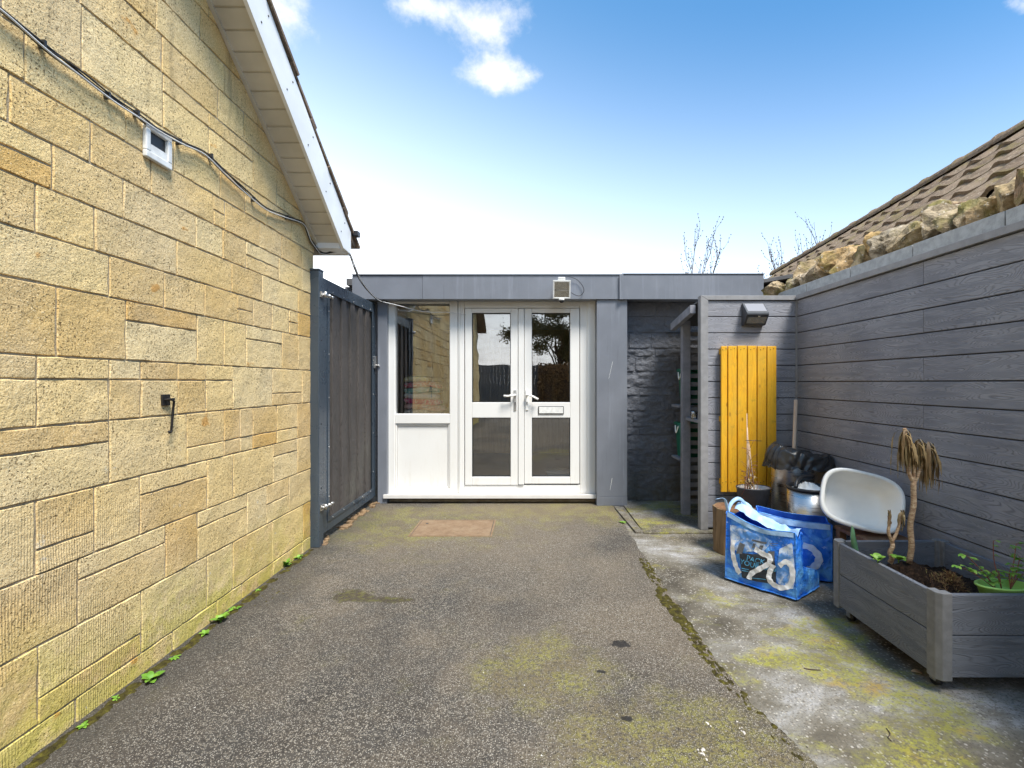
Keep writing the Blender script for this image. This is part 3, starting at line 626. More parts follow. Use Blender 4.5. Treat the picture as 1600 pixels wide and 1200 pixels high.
# cables along the wall
def wallp(px, py, off=.012):
    D = F*1.70/(VX-px); return Vector((WX+off, D, CH+(VY-py)*D/F))
trunk_px = [(-160,-110),(-60,-25),(0,22),(60,72),(110,108),(165,150),(205,178),(240,203),(275,222),(312,238),(345,268),(380,300),(410,325),(440,338),(462,345),(472,352),(480,372),(489,385)]
def smooth(pts, k=4):
    out = []; n = len(pts)
    for i in range(n-1):
        p0, p1, p2, p3 = pts[max(i-1,0)], pts[i], pts[i+1], pts[min(i+2,n-1)]
        for j in range(k):
            t_ = j/k; out.append(.5*((2*p1)+(p2-p0)*t_+(2*p0-5*p1+4*p2-p3)*t_*t_+(3*p1-p0-3*p2+p3)*t_**3))
    out.append(pts[-1]); return out
tail = [P(497,393,3.6), P(508,396,3.64), P(520,393,3.68), P(532,392,3.72), P(545,398,3.78), P(552,416,3.9), P(562,437,4.05), P(575,455,4.3), P(588,467,4.55), P(596,470,4.66)]
b = MB(); random.seed(3)
base = [wallp(x, y) for x, y in trunk_px] + tail; base = smooth(base, 5)
for (r_, ph) in ((.0045,0),(.004,2.1),(.0035,4.0)):
    pts = []
    for i, p in enumerate(base):
        o = Vector((.006+.005*math.cos(ph+i*.11), 0, .007*math.sin(ph+i*.13)+.003*math.sin(i*.5+ph))); pts.append(p+o)
    b.tube(pts, r_, 6)
tag(b.build('cable', M_CABLE), 'bundle of black cables sagging along the stone wall to the garage', 'cable', 'cables on the stone wall')
b = MB(); pts = []
for i, p in enumerate(base):
    pts.append(p + Vector((.017, 0, -.013 + .006*math.sin(i*.21))))
last = [P(600,472,4.62), P(625,478,4.7), P(655,486,4.78), P(675,488,4.79), P(700,488,4.79), P(728,492,4.8)]
pts = pts[:-1] + smooth(last, 4); b.tube(pts, .0035, 6)
tag(b.build('cable', M_WCABLE), 'thin white cable beneath the black bundle, running on to the white door frame', 'cable', 'cables on the stone wall')
b = MB()
for x, y in ((60,70),(162,150),(208,178),(275,222),(325,245),(392,312),(445,340)):
    p = wallp(x, y, .0); b.box((WX+.001, p.y-.004, p.z-.012), (WX+.026, p.y+.004, p.z+.016))
for o, lb in zip(each(b, 'cable_clip', M_BLACK), ('clip nearest the left edge of the photo', 'clip up and left of the white vent', 'clip just left of the white vent', 'first clip right of the white vent', 'second clip right of the white vent', 'clip below the middle of the verge', 'last clip before the eaves')): tag(o, 'small black cable ' + lb, 'cable clip', 'clips holding the cables')

# vent box
t = thing('vent_box', 'white square vent box with a dark slot on the stone wall', 'vent', wallp(243, 225, 0))
a = F*1.70/(VX-222); c = F*1.70/(VX-263); zt = wallp(222, 189).z; zb = wallp(222, 241).z - .006
b = MB(); fr = .024; x0, x1 = WX, WX+.020
b.box((x0,a,zb),(x1,c,zb+.030)); b.box((x0,a,zt-fr),(x1,c,zt)); b.box((x0,a,zb+.030),(x1,a+fr,zt-fr)); b.box((x0,c-fr,zb+.030),(x1,c,zt-fr)); b.build('frame', M_WMETAL, t, bevel=.004)
b = MB(); b.box((x0,a+fr,zb+.030),(x0+.004,c-fr,zt-fr)); b.build('backing', M_BLACK, t)
b = MB(); b.box((x0+.004,a+fr,zb+.030),(x0+.015,c-fr,zb+.066)); b.build('flap', M_WMETAL, t)

# iron hook
t = thing('gate_hook', 'black iron cabin hook hanging from a staple on the stone wall', 'hook', wallp(258, 625, 0))
p = wallp(257, 625, .004); b = MB(); b.box((WX, p.y-.022, p.z-.026), (WX+.010, p.y+.022, p.z+.026)); b.tube([(WX+.008,p.y-.01,p.z),(WX+.035,p.y-.01,p.z+.004),(WX+.035,p.y+.012,p.z+.004),(WX+.008,p.y+.012,p.z)], .006, 8); b.build('staple', M_IRON, t, bevel=.002)
q = wallp(262, 628, 0); e = wallp(261, 675, 0); b = MB(); b.tube([(WX+.030,p.y,p.z+.002),(WX+.030,q.y,p.z-.006),(WX+.022,q.y+.004,p.z-.05),(WX+.02,e.y,e.z+.01),(WX+.02,e.y,e.z),(WX+.024,e.y-.016,e.z-.002),(WX+.026,e.y-.022,e.z+.006)], .0052, 8); b.build('hook_bar', M_IRON, t)

# ------------------------------------------------------------------ gate between house and garage
gx = -1.665
t = thing('gate_post', 'blue grey steel gate post beside the stone wall', 'post', (-1.66, 3.54, 0))
b = MB(); b.box((-1.708, 3.50, 0), (-1.632, 3.575, 2.135)); b.build('post', M_GATE, t, bevel=.004)
b = MB(); b.box((-1.711, 3.497, 2.135), (-1.629, 3.578, 2.15)); b.build('cap', M_GATE, t, bevel=.004)
b = MB()
for z in (.45,.95,1.6): b.tube([(-1.632,3.54,z),(-1.629,3.54,z)], .006, 8)
each(b, 'bolt_hole', M_BLACK, t)
gate = thing('side_gate', 'tall steel framed gate with brown black vertical boards, closed', 'gate', (gx, 3.6, 0))
y0, y1, z0, z1 = 3.595, 4.80, .075, 2.10
b = MB(); w = .075
b.box((gx-.022,y0,z0),(gx+.022,y0+w,z1)); b.box((gx-.022,y1-w,z0),(gx+.022,y1,z1)); b.box((gx-.022,y0+w,z0),(gx+.022,y1-w,z0+w)); b.box((gx-.022,y0+w,z1-w),(gx+.022,y1-w,z1)); b.build('frame', M_GATE, gate, bevel=.003)
b = MB(); w2 = w+.028
for (a_, c_) in (((gx+.0225,y0+w-.004,z0+w),(gx+.028,y0+w2,z1-w)), ((gx+.0225,y1-w2,z0+w),(gx+.028,y1-w+.004,z1-w)), ((gx+.0225,y0+w2,z0+w-.004),(gx+.028,y1-w2,z0+w2)), ((gx+.0225,y0+w2,z1-w2),(gx+.028,y1-w2,z1-w+.004))): b.box(a_, c_)
b.build('beading', M_GATE, gate, bevel=.001)
b = MB(); nb = 11; pw = (y1-y0-2*w)/nb
for i in range(nb):
    a_ = y0+w+i*pw; hs = .018
    b.prism([(gx-.012, a_+.001),(gx+.004+hs*(i % 2), a_+.001),(gx+.004+hs*(i % 2), a_+pw-.004),(gx-.012, a_+pw-.004)], 'Z', z0+w, z1-w)
b.build('board_panel', M_GATEB, gate, bevel=.003)
b = MB(); random.seed(5)
for z in (.35,.75,1.15,1.5,1.85):
    for yy_ in (y0+w+.012, y1-w-.012): b.tube([(gx+.028,yy_,z),(gx+.0315,yy_,z)], .0055, 8)
for i in range(5):
    yy_ = y0+.16+i*.22
    for z in (z0+w+.012, z1-w-.012): b.tube([(gx+.028,yy_,z),(gx+.0315,yy_,z)], .0055, 8)
each(b, 'screw', M_ZINC, gate)
for z in (.30, 1.955):
    b = MB(); b.tube([(-1.63,3.54,z),(-1.60,3.545,z)], .010, 10); b.box((-1.632,3.515,z-.022),(-1.622,3.572,z+.022)); b.tube([(-1.602,3.545,z-.02),(-1.602,3.545,z+.024)], .012, 12); b.tube([(-1.602,3.545,z),(-1.602,3.66,z+.002)], .008, 8); b.tube([(-1.602,3.60,z),(-1.602,3.622,z)], .016, 6); b.tube([(-1.602,3.65,z),(-1.602,3.675,z)], .012, 10); b.build('hinge', M_ZINC, gate)
lat = P(586, 566, 4.72)
b = MB(); b.box((gx+.0225, y1-.062, lat.z-.06), (gx+.040, y1-.014, lat.z+.065)); b.tube([(gx+.04,y1-.03,lat.z-.03),(gx+.07,y1-.03,lat.z-.03),(gx+.072,y1-.028,lat.z-.05)], .008, 8); b.build('latch', M_ZINC, gate, bevel=.003)
b = MB()
for i in range(40):
    y = random.uniform(3.55, 4.8); s_ = random.uniform(.01,.03); x = gx + random.uniform(-.03,.05); b.box((x-s_,y-s_,-.005),(x+s_,y+s_,random.uniform(.006,.02)), M=None)
tag(b.build('loose_mortar_rubble', M_LOG, bevel=.004), 'crumbled brown rubble lying under the closed gate', 'rubble', kind='stuff')

# ------------------------------------------------------------------ garage / annexe
YF = 4.87
def fx(px, D=YF): return (px - VX) * D / F
def fz(py, D=YF): return CH + (VY - py) * D / F
gar = thing('annexe', 'flat roofed annexe with anthracite fascia and dark stone wall', 'building', (0, 5.2, 0))
random.seed(77)
b = MB(); fm2 = lambda s, z, d: Vector((s, YF+.012 - d, z))
xr0, xr1 = fx(938), 2.45
zc = 0.0; rows = []
for k, h in enumerate((.13,.165,.085,.165,.165,.085,.17,.165,.085,.17,.165,.085,.165,.17,.165,.1)):
    rows.append((zc, zc+h)); zc += h
for (a_, c_) in rows:
    if a_ > 2.3: break
    s = xr0 - random.uniform(0,.3)
    while s < xr1:
        w_ = random.choice((.24,.32,.38,.46)); block(b, fm2, max(s,xr0), min(s+w_,xr1), a_, c_, .014, .022, .013, 22, .012); s += w_
b.build('wall', M_ROCKP, gar, fix=False, label='dark painted rock faced block wall')
b = MB(); b.box((xr0, YF+.02, -.1), (2.45, YF+.22, 2.3)); b.box((2.25, YF+.22, -.1), (2.45, 10, 2.3)); b.box((-2.0, YF+.02, -.1), (fx(606), YF+.22, 2.3)); b.box((-2.0, YF+.22, -.1), (-1.8, 10, 2.3)); b.box((-2.0,10,-.1),(2.45,10.2,2.3)); b.build('inner_wall', M_ROCKP, gar)
b = MB(); b.box((fx(606), YF+.02, 2.14), (xr0, YF+.22, 2.3)); b.build('lintel', M_FASCIA, gar)
b = MB(); b.box((-1.95, 4.80, 2.30), (2.42, 10.2, 2.37)); b.build('roof', M_FELT, gar)
zt, zb = fz(429.5, 4.68), fz(467.5, 4.68)
b = MB(); b.box((fx(550,4.68), 4.683, zb), (fx(660,4.68)-.001, 4.80, zt-.004)); b.box((fx(660,4.68)+.001, 4.681, zb), (fx(970,4.68), 4.80, zt)); b.build('fascia', M_FASCIA, gar, bevel=.003)
b = MB(); b.box((fx(972,4.66), 4.668, zb-.003), (fx(1194,4.66), 4.80, zt+.004)); b.build('fascia', M_FASCIA, gar, bevel=.003)
b = MB(); b.box((fx(550,4.66)-.01, 4.670, zt+.001), (fx(972,4.66)-.002, 4.82, zt+.007)); b.box((fx(972,4.66)-.001, 4.66, zt+.005), (fx(1195,4.66)+.004, 4.82, zt+.012)); b.box((fx(968,4.66), 4.657, zb-.005), (fx(974,4.66), 4.6665, zt+.0045)); b.build('roof_trim', M_FASCIA, gar, bevel=.0015)
b = MB(); b.box((fx(550,4.68), 4.80, zb+.02), (2.38, YF+.02, zb+.04)); b.build('soffit', M_FASCIA, gar)
b = MB(); b.box((fx(932.5,4.70), 4.70, fz(776,4.70)), (fx(980,4.70), YF-.03, zb-.002)); b.build('pilaster', M_FASCIA, gar, bevel=.003)
b = MB(); b.box((fx(932.5,4.70)-.001, 4.697, .0), (fx(980,4.70)+.001, YF-.03, fz(776,4.70)-.001)); b.build('pilaster', M_FASCIA, gar, bevel=.002, label='short anthracite plinth piece at the foot of the pilaster')
b = MB(); 
b.add([(fx(957,4.70), 4.6985, fz(565,4.7)),(fx(957,4.70)+.003, 4.6985, fz(565,4.7)),(fx(951,4.70)+.002, 4.6985, fz(592,4.7)),(fx(951,4.70), 4.6985, fz(592,4.7))], [(0,1,2,3)])
b.add([(fx(956,4.70), 4.6985, fz(747,4.7)),(fx(956,4.70)+.005, 4.6985, fz(747,4.7)),(fx(953,4.70)+.002, 4.6985, fz(766,4.7)),(fx(953,4.70), 4.6985, fz(766,4.7))], [(0,1,2,3)])
each(b, 'scratch', M_WMETAL, gar)
b = MB(); b.box((fx(590,4.78), 4.78, 0), (fx(604.5,4.78), YF+.02, zb)); b.build('corner_post', M_FASCIA, gar, bevel=.003)
b = MB(); b.box((fx(604), YF-.01, .0), (fx(933), YF+.2, fz(780))); b.build('threshold', M_MORTAR, gar)
# room behind the glass
b = MB(); b.box((-1.80, 5.095, -.02), (2.25, 9.9, .03)); b.build('floor', M_FLOOR, gar)
b = MB(); b.box((-1.795, 8.0, .03), (2.245, 8.1, 2.25)); b.box((-1.795, 5.1, .03), (-1.75, 8.0, 2.25)); b.box((1.6, 5.1, .03), (1.65, 8.0, 2.25)); b.build('room_wall', M_ROOM, gar)
b = MB(); b.box((-1.75, 5.1, 2.20), (1.6, 8.0, 2.25)); b.build('ceiling', M_SILL, gar)

# white window and door set
ws = thing('side_window', 'white framed side window with a solid lower panel left of the doors', 'window', (fx(660), YF, 0))
FZ0, FZ1 = fz(770), fz(471)
def frame(b, x0, x1, z0, z1, w, ya, yb, wb=None, wt=None):
    wb = wb or w; wt = wt or w
    b.box((x0,ya,z0),(x0+w,yb,z1)); b.box((x1-w,ya,z0),(x1,yb,z1)); b.box((x0+w,ya,z0),(x1-w,yb,z0+wb)); b.box((x0+w,ya,z1-wt),(x1-w,yb,z1))
b = MB(); frame(b, fx(606), fx(715.5), FZ0, FZ1, .085, YF-.02, YF+.06, .05, .02); b.build('outer_frame', M_UPVC, ws, bevel=.006)
b = MB(); b.box((fx(606)+.0,YF-.032,FZ0),(fx(618),YF-.0205,FZ1)); b.build('cover_trim', M_UPVC, ws, bevel=.004)
b = MB(); b.box((fx(606)+.085,YF-.022,fz(662)),(fx(715.5)-.085,YF+.06,fz(646.5))); b.build('transom', M_UPVC, ws, bevel=.008)
b = MB(); b.box((fx(606)+.085,YF+.018,fz(646.5)),(fx(715.5)-.085,YF+.024,FZ1-.02)); b.build('pane', M_GLASS, ws)
b = MB(); xa, xb = fx(606)+.085, fx(715.5)-.085; frame(b, xa, xb, FZ0+.05, fz(662.2), .018, YF-.012, YF+.01); b.build('bead', M_UPVC, ws, bevel=.008)
b = MB(); b.box((xa+.018,YF+.004,FZ0+.068),(xb-.018,YF+.03,fz(662.2)-.018)); b.build('lower_panel', M_UPVC, ws, bevel=.004)
ds = thing('double_door', 'pair of white framed doors each glazed in two panes', 'door', (fx(820), YF, 0))
b = MB(); x0, x1 = fx(716.2), fx(931)
b.box((x0,YF-.02,FZ0),(fx(726),YF+.06,FZ1)); b.box((fx(906),YF-.02,FZ0),(x1,YF+.06,FZ1)); b.box((fx(726),YF-.02,fz(482)),(fx(906),YF+.06,FZ1)); b.box((fx(726),YF-.02,FZ0),(fx(906),YF+.06,fz(757)-.001)); b.build('door_frame', M_UPVC, ds, bevel=.006)
b = MB(); b.box((fx(917),YF-.034,FZ0),(x1,YF-.0205,FZ1)); b.box((x0+.02,YF-.027,FZ0),(x0+.026,YF-.0205,FZ1)); b.build('cover_trim', M_UPVC, ds, bevel=.003)
def leaf(xl, xr, gl, gr, ztop, zbot, lab, yo):
    dl = MB(); ya, yb = YF-.030+yo, YF+.03
    zz = [zbot, fz(744), fz(652.5), fz(628.5), fz(489.5), ztop]
    dl.box((xl,ya,zbot),(fx(gl),yb,ztop)); dl.box((fx(gr),ya,zbot),(xr,yb,ztop))
    dl.box((fx(gl),ya,zz[0]),(fx(gr),yb,zz[1])); dl.box((fx(gl),ya,zz[2]),(fx(gr),yb,zz[3])); dl.box((fx(gl),ya,zz[4]),(fx(gr),yb,zz[5]))
    d = dl.build('door_leaf', M_UPVC, ds, bevel=.005, label=lab)
    for (p, q) in ((zz[1],zz[2]),(zz[3],zz[4])):
        g = MB(); frame(g, fx(gl), fx(gr), p, q, .006, ya+.006, yb-.02); g.build('gasket', M_GASKET, d)
        g = MB(); g.box((fx(gl)+.004,YF+.002,p+.004),(fx(gr)-.004,YF+.008,q-.004)); g.build('pane', M_GLASS, d)
    return d
d1 = leaf(fx(727), fx(809.5), 738, 798, fz(482.5), fz(757), 'left leaf with its lever pointing left', 0)
d2 = leaf(fx(819.5), fx(905), 831, 890.5, fz(482.5), fz(755), 'right leaf with the letterbox', 0)
b = MB(); b.box((fx(810), YF-.040, fz(756)), (fx(819), YF+.03, fz(483))); b.build('meeting_mullion', M_UPVC, ds, bevel=.005)
for d, cx, sg, mt in ((d1, 805, -1, M_ZINC), (d2, 823.5, 1, M_WHITE)):
    b = MB(); X = fx(cx); b.box((X-.014, YF-.040, fz(641)), (X+.014, YF-.0305, fz(609))); b.build('handle_plate', mt, d, bevel=.004)
    b = MB(); zh = fz(617); b.tube([(X,YF-.039,zh),(X,YF-.085,zh)], .010, 10); b.tube([(X,YF-.082,zh),(X+sg*.03,YF-.088,zh-.002),(X+sg*.075,YF-.09,zh-.012 if sg<0 else zh-.022),(X+sg*.118,YF-.088,zh-.008 if sg<0 else zh-.045)], [.011,.011,.010,.012], 10); b.build('lever', M_WHITE, d)
    b = MB(); b.tube([(X,YF-.0400,fz(629)),(X,YF-.0425,fz(629))], .006, 10); b.box((X-.003,YF-.0425,fz(633)),(X+.003,YF-.0401,fz(629))); b.build('keyhole', M_BLACK, d)
b = MB(); frame(b, fx(841), fx(880.5), fz(646.5), fz(634.5), .007, YF-.040, YF-.0305); b.build('letterbox_frame', M_BLACK, d2, bevel=.002)
b = MB(); b.box((fx(841)+.007,YF-.043,fz(646.5)+.007),(fx(880.5)-.007,YF-.031,fz(634.5)-.007)); b.build('letterbox_flap', M_WMETAL, d2, bevel=.002)
sl = MB(); sl.prism([(YF-.115, fz(779,4.76)), (YF-.115, fz(773,4.76)), (YF-.02, FZ0-.002), (YF+.06, FZ0-.002), (YF+.06, fz(779,4.76))], 'X', fx(604), fx(932.3)-.001)
tag(sl.build('door_sill', M_SILL, bevel=.003), 'long white sill under the side window and doors', 'sill')

# things in the room
t = thing('folded_blankets', 'pile of bright patterned folded blankets inside the side window', 'blankets', (fx(660), 5.1, .96))
random.seed(8)
cols = [(.45,.40,.34),(.80,.40,.34),(.80,.03,.16),(.86,.84,.80),(.20,.50,.42),(.70,.10,.12),(.78,.72,.30)]
zc = fz(650); 
for i, cc in enumerate(cols):
    mm = NM('blanket'); nn = mm.noise(16, 3, .6, .8); kk = mm.noise(40, 2)
    M_ = mm.done(mm.mix(mm.ss(kk, .55, .62, 0, .6), mm.mix(mm.ss(nn, .45, .6), cc, tuple(min(1, q*.6+.3) for q in cc)), (.85,.8,.72)), .9, 0, mm.bump(mm.noise(50, 3), .01, .8), .1)
    h = .066; x0_ = fx(627); x1_ = fx(691) + .03*math.sin(i*1.7) - .012*i - (.0 if i < 6 else .07)
    def fn(u, v, zc=zc, h=h, x0_=x0_, x1_=x1_, i=i):
        a = (v-.5)*math.pi; side = u*2*math.pi
        ex = math.copysign(abs(math.cos(side))**.35, math.cos(side)); ey = math.copysign(abs(math.sin(side))**.35, math.sin(side)); k = abs(math.cos(a))**.5
        cx_ = (x0_+x1_)/2; X = cx_ + (x1_-x0_)/2*ex*k; Y = 5.03 + .118*ey*k; Z = zc + h/2*(1+math.copysign(abs(math.sin(a))**.7, math.sin(a)))
        return Vector((X, Y, Z + .010*math.sin(X*14+i) - .035*max(0,(X-cx_)/.2)**2*.6 + .004*fbm((X*10,Y*10,i),1)))
    bb = MB(); bb.grid(fn, 40, 12); bb.build('blanket', M_, t); zc += h*.92
t = thing('side_table', 'brown table inside the window carrying the blankets', 'table', (fx(660), 5.15, .03))
b = MB(); b.box((fx(620), 4.935, fz(650)-.05), (fx(700), 5.45, fz(650)-.018)); b.build('table_top', M_BROWN, t, bevel=.004)
for x in (fx(624), fx(694)):
    for y in (5.00, 5.40): b = MB(); b.box((x-.02,y-.02,.03),(x+.02,y+.02,fz(650)-.05)); b.build('leg', M_BROWN, t)
t = thing('storage_tub', 'pale blue tub standing on the floor behind the right door', 'tub', (fx(870, 5.3), 5.3, .03))
xx = fx(874, 5.25); b = MB(); b.lathe([(.10,.03),(.115,.04),(.128,.24),(.135,.245),(.122,.24),(.105,.05),(0,.05)], (xx,5.25,0), 32, 1.15, .9); b.build('tub', M_BASKET, t)
b = MB(); b.lathe([(.0,.262),(.13,.260),(.137,.250),(.137,.244)], (xx,5.25,0), 32, 1.15, .9); b.build('lid', M_WHITE, t)

# floodlight
c = P(877.5, 452, 4.56)
t = thing('floodlight', 'white halogen floodlight with motion sensor fixed above the doors', 'floodlight', c)
T = Matrix.Translation(c) @ Matrix.Rotation(R(14), 4, 'X')
b = MB(); fw, fh = .084, .075
def tb(bb, a, q): bb.box(a, q, M=T)
b.prism([(-.075,-.055),(.0,-.085),(.10,-.05),(.10,.05),(.0,.075),(-.075,.085)][::-1] if 0 else [(.0,-.083),(.075,-.045),(.075,.05),(.0,.083)], 'X', -fw*.8, fw*.8, M=T); b.build('body', M_WMETAL, t, bevel=.004)
b = MB(); 
for (a_, q_) in (((-fw-.004,-.028,-.092),(fw+.004,-.001,-.078)),((-fw-.004,-.028,.072),(fw+.004,-.001,.090)),((-fw-.004,-.028,-.078),(-fw+.010,-.001,.072)),((fw-.010,-.028,-.078),(fw+.004,-.001,.072))): tb(b, a_, q_)
b.build('bezel', M_WMETAL, t, bevel=.003)
b = MB(); tb(b, (-fw+.010,-.004,-.078), (fw-.010,-.001,.072)); b.build('reflector', M_REFL, t)
b = MB(); tb(b, (-fw+.010,-.022,-.078), (fw-.010,-.019,.072)); b.build('pane', M_GLASS, t)
b = MB(); b.tube([T @ Vector((-.07,-.012,-.01)), T @ Vector((.07,-.012,-.01))], .006, 8); b.build('bulb', M_WMETAL, t)
b = MB(); tb(b, (-.036,-.01,.088), (.036,.06,.118)); b.build('terminal_box', M_WMETAL, t, bevel=.006)
b = MB(); b.box((c.x-.03, c.y+.06, c.z-.03), (c.x+.03, 4.681, c.z+.03)); b.build('bracket', M_WMETAL, t)
s0 = P(877.5, 470, 4.56); b = MB(); b.lathe([(0,-.022),(.014,-.019),(.023,-.008),(.026,.004),(.024,.014)], s0, 20); b.build('motion_sensor', M_BLACK, t)
b = MB(); b.lathe([(.026,.004),(.029,.012),(.024,.022),(0,.022)], s0, 20); b.tube([s0+Vector((0,0,.015)), s0+Vector((0,.04,.04))], .008, 8); b.build('sensor_collar', M_WMETAL, t)
b = MB(); b.tube(smooth([P(878,437,4.6), P(883,433,4.62), P(892,433,4.65), P(903,438,4.66), P(911,448,4.66), P(912,456,4.66), P(906,462,4.66), P(899,461,4.64), P(892,457,4.62)], 5), .0032, 6); b.build('flex', M_CABLE, t)

# ------------------------------------------------------------------ right side: clad wall, return panel
YP = 3.92; XW = 2.288; pitch = .140; zcap = 2.021
clad = thing('clad_wall', 'long wall of grey woodgrain composite boards on the right', 'wall', (XW, 1.5, 0))
def cladboards(b, mk, s0, s1, cuts, seed):
    random.seed(seed); z = 1.979
    k = 0
    while z > .0:
        zl = max(z - pitch, .012); ks = [s0] + [c_ for c_, par in cuts if par == k % 2 or par == 2] + [s1]; ks = sorted(ks)
        for a_, c_ in zip(ks, ks[1:]): mk(b, a_+.0006, c_-.0006, zl+.0035, z-.0035)
        z = zl; k += 1
        if zl <= .012: break
def mkY(b, a_, c_, p, q): b.box((XW-.001, a_, p), (XW+.02, c_, q))
b = MB(); cladboards(b, mkY, -4.5, YP-.001, [(F*XW/(1443-VX), 0), (.7, 1), (-.9, 0), (-2.2, 1)], 2); b.build('cladding', M_CLAD_Y, clad, bevel=.003)
b = MB(); b.box((XW+.012, -4.5, .0), (XW+.05, YP+.05, 1.985)); b.build('batten_backing', M_BLACK, clad)
b = MB(); b.box((XW-.022, -4.5, 1.981), (XW+.055, YP-.023, zcap)); b.build('capping', M_TRIM, clad, bevel=.002)
b = MB(); b.box((XW-.012, YP-.012, .012), (XW-.0015, YP-.0015, 1.98)); b.build('corner_bead', M_TRIM, clad)
b = MB(); b.box((XW+.055, -4.5, -.1), (XW+.20, 4.6, 1.98)); b.build('backing_wall', M_BLOCK, clad)
# coping blocks
random.seed(14)
yj = [-4.5, -3.6, -2.8, -2.0, -1.2, -.4, .2, .8, 1.35, 1.8, 2.27, 2.82, 3.37, 3.91, 4.5]
for a_, c_ in zip(yj, yj[1:]):
    b = MB(); dz_ = random.uniform(-.003,.003); b.box((XW+.075, a_+.003, 1.98), (XW+.195, c_-.003, 2.128+dz_)); b.build('coping_block', M_BLOCK, clad, bevel=.003)

ret = thing('clad_screen', 'short screen of grey composite boards facing the yard beside the store', 'screen', (1.9, YP, 0))
XL = fx(1094, YP); XT = fx(1106, YP)
def mkX(b, a_, c_, p, q): b.box((a_, YP-.001, p), (c_, YP+.02, q))
b = MB(); cladboards(b, mkX, XT, XW-.002, [], 6); b.build('cladding', M_CLAD_X, ret, bevel=.003)
b = MB(); b.box((XT, YP+.012, .0), (XW-.003, YP+.05, 1.978)); b.build('batten_backing', M_BLACK, ret)
b = MB(); b.prism([(XL, zcap-.002), (XW-.0, zcap-.002), (XW-.0, 1.981), (XT, 1.981)], 'Y', YP-.014, YP+.055); b.build('capping', M_TRIM, ret, bevel=.002)
b = MB(); b.prism([(XL, .006), (XT-.001, .006), (XT-.001, 1.981), (XL, zcap-.003)], 'Y', YP-.013, YP+.055); b.build('edge_trim', M_TRIM, ret, bevel=.002)

# slatted store behind the screen
st = thing('slatted_store', 'grey painted slatted timber store in the gap behind the screen', 'store', (1.5, 4.4, 0))
px0 = fx(1067, 4.36); px1 = fx(1079, 4.36)
b = MB(); b.box((px0, 4.36, .0), (px1, 4.43, 1.86)); b.build('post', M_STOREPT, st, bevel=.002)
b = MB(); b.prism([(3.985, 1.95), (4.55, 1.86), (4.55, 1.79), (3.985, 1.878)], 'X', 1.392, 1.44); b.build('top_rail', M_STOREPT, st, bevel=.002)
b = MB(); z = .10
while z < 1.80: b.box((px1+.002, 4.40, z), (2.26, 4.42, z+.042)); z += .081
b.build('slats', M_STOREPT, st, bevel=.001)
for z, ya, yb, xx0 in ((fz(632,4.6), 4.44, 4.66, 1.435), (fz(712,4.6), 4.44, 4.66, 1.435)):
    b = MB(); b.box((xx0, ya, z-.022), (2.24, yb, z)); b.build('shelf', M_STOREPT, st, bevel=.002)
b = MB(); b.box((1.475, 4.0, fz(655,4.1)-.028), (2.24, 4.355, fz(655,4.1))); b.build('shelf', M_STOREPT, st, bevel=.002, label='front shelf holding jars')
b = MB(); b.prism([(3.975, 1.965), (4.75, 1.86), (4.75, 1.875), (3.975, 1.98)], 'X', 1.445, 2.26); b.build('store_roof', M_FELT, st)
# things on the shelves
def crate(name, lab, x, y, z, w, d, h, mat, cat):
    t = thing(name, lab, cat, (x, y, z)); b = MB(); tp = .018
    for s_, k in ((1,0),(1,1)): pass
    def ring(q, e): return [(-w/2-e, -d/2-e, q), (w/2+e, -d/2-e, q), (w/2+e, d/2+e, q), (-w/2-e, d/2+e, q)]
    vs = ring(0, -tp) + ring(h*.92, 0) + ring(h*.92, .012) + ring(h, .012) + ring(h, -.004) + ring(.01, -tp-.004)
    b.add([Vector(v)+Vector((x,y,z)) for v in vs], [(0,1,2,3)] + [(4*k+i, 4*k+(i+1) % 4, 4*k+4+(i+1) % 4, 4*k+4+i) for k in range(5) for i in range(4)] + [(20,21,22,23)])
    b.build('body', mat, t, bevel=.004)
    b = MB(); b.tube(smooth([Vector((x-w/2-.014,y-d*.25,z+h*.9)), Vector((x-w/2-.022,y,z+h*.7)), Vector((x-w/2-.014,y+d*.25,z+h*.9))], 5), .006, 8); b.build('handle', M_WHITE, t)
crate('recycling_box', 'dark green recycling box on the lower back shelf of the store', 1.60, 4.55, fz(712,4.6)+.001, .26, .19, .34, M_GREENP, 'box')
crate('garden_crate', 'green crate behind the slats on the upper back shelf', 1.68, 4.55, fz(632,4.6)+.001, .36, .19, .36, M_GREENP, 'box')
jx = fx(1086, 4.12); zj = fz(655,4.1)+.001
for k, (dx_, hh, lb) in enumerate(((0,.06,'short clear glass jar on the front shelf edge'),(.085,.045,'squat clear glass jar set back on the front shelf'))):
    t = thing('glass_jar', lb, 'jar', (jx+dx_, 4.15, zj), 'jars on the store shelf'); b = MB(); b.lathe([(0,0),(.026,0),(.028,.008),(.028,hh*.8),(.022,hh*.92),(.022,hh)], (jx+dx_, 4.15+.03*k, zj), 20); b.build('jar', M_GLASS, t)
    b = MB(); b.lathe([(.024,hh*.9),(.024,hh+.006),(0,hh+.006)], (jx+dx_, 4.15+.03*k, zj), 20); b.build('lid', M_ZINC, t)

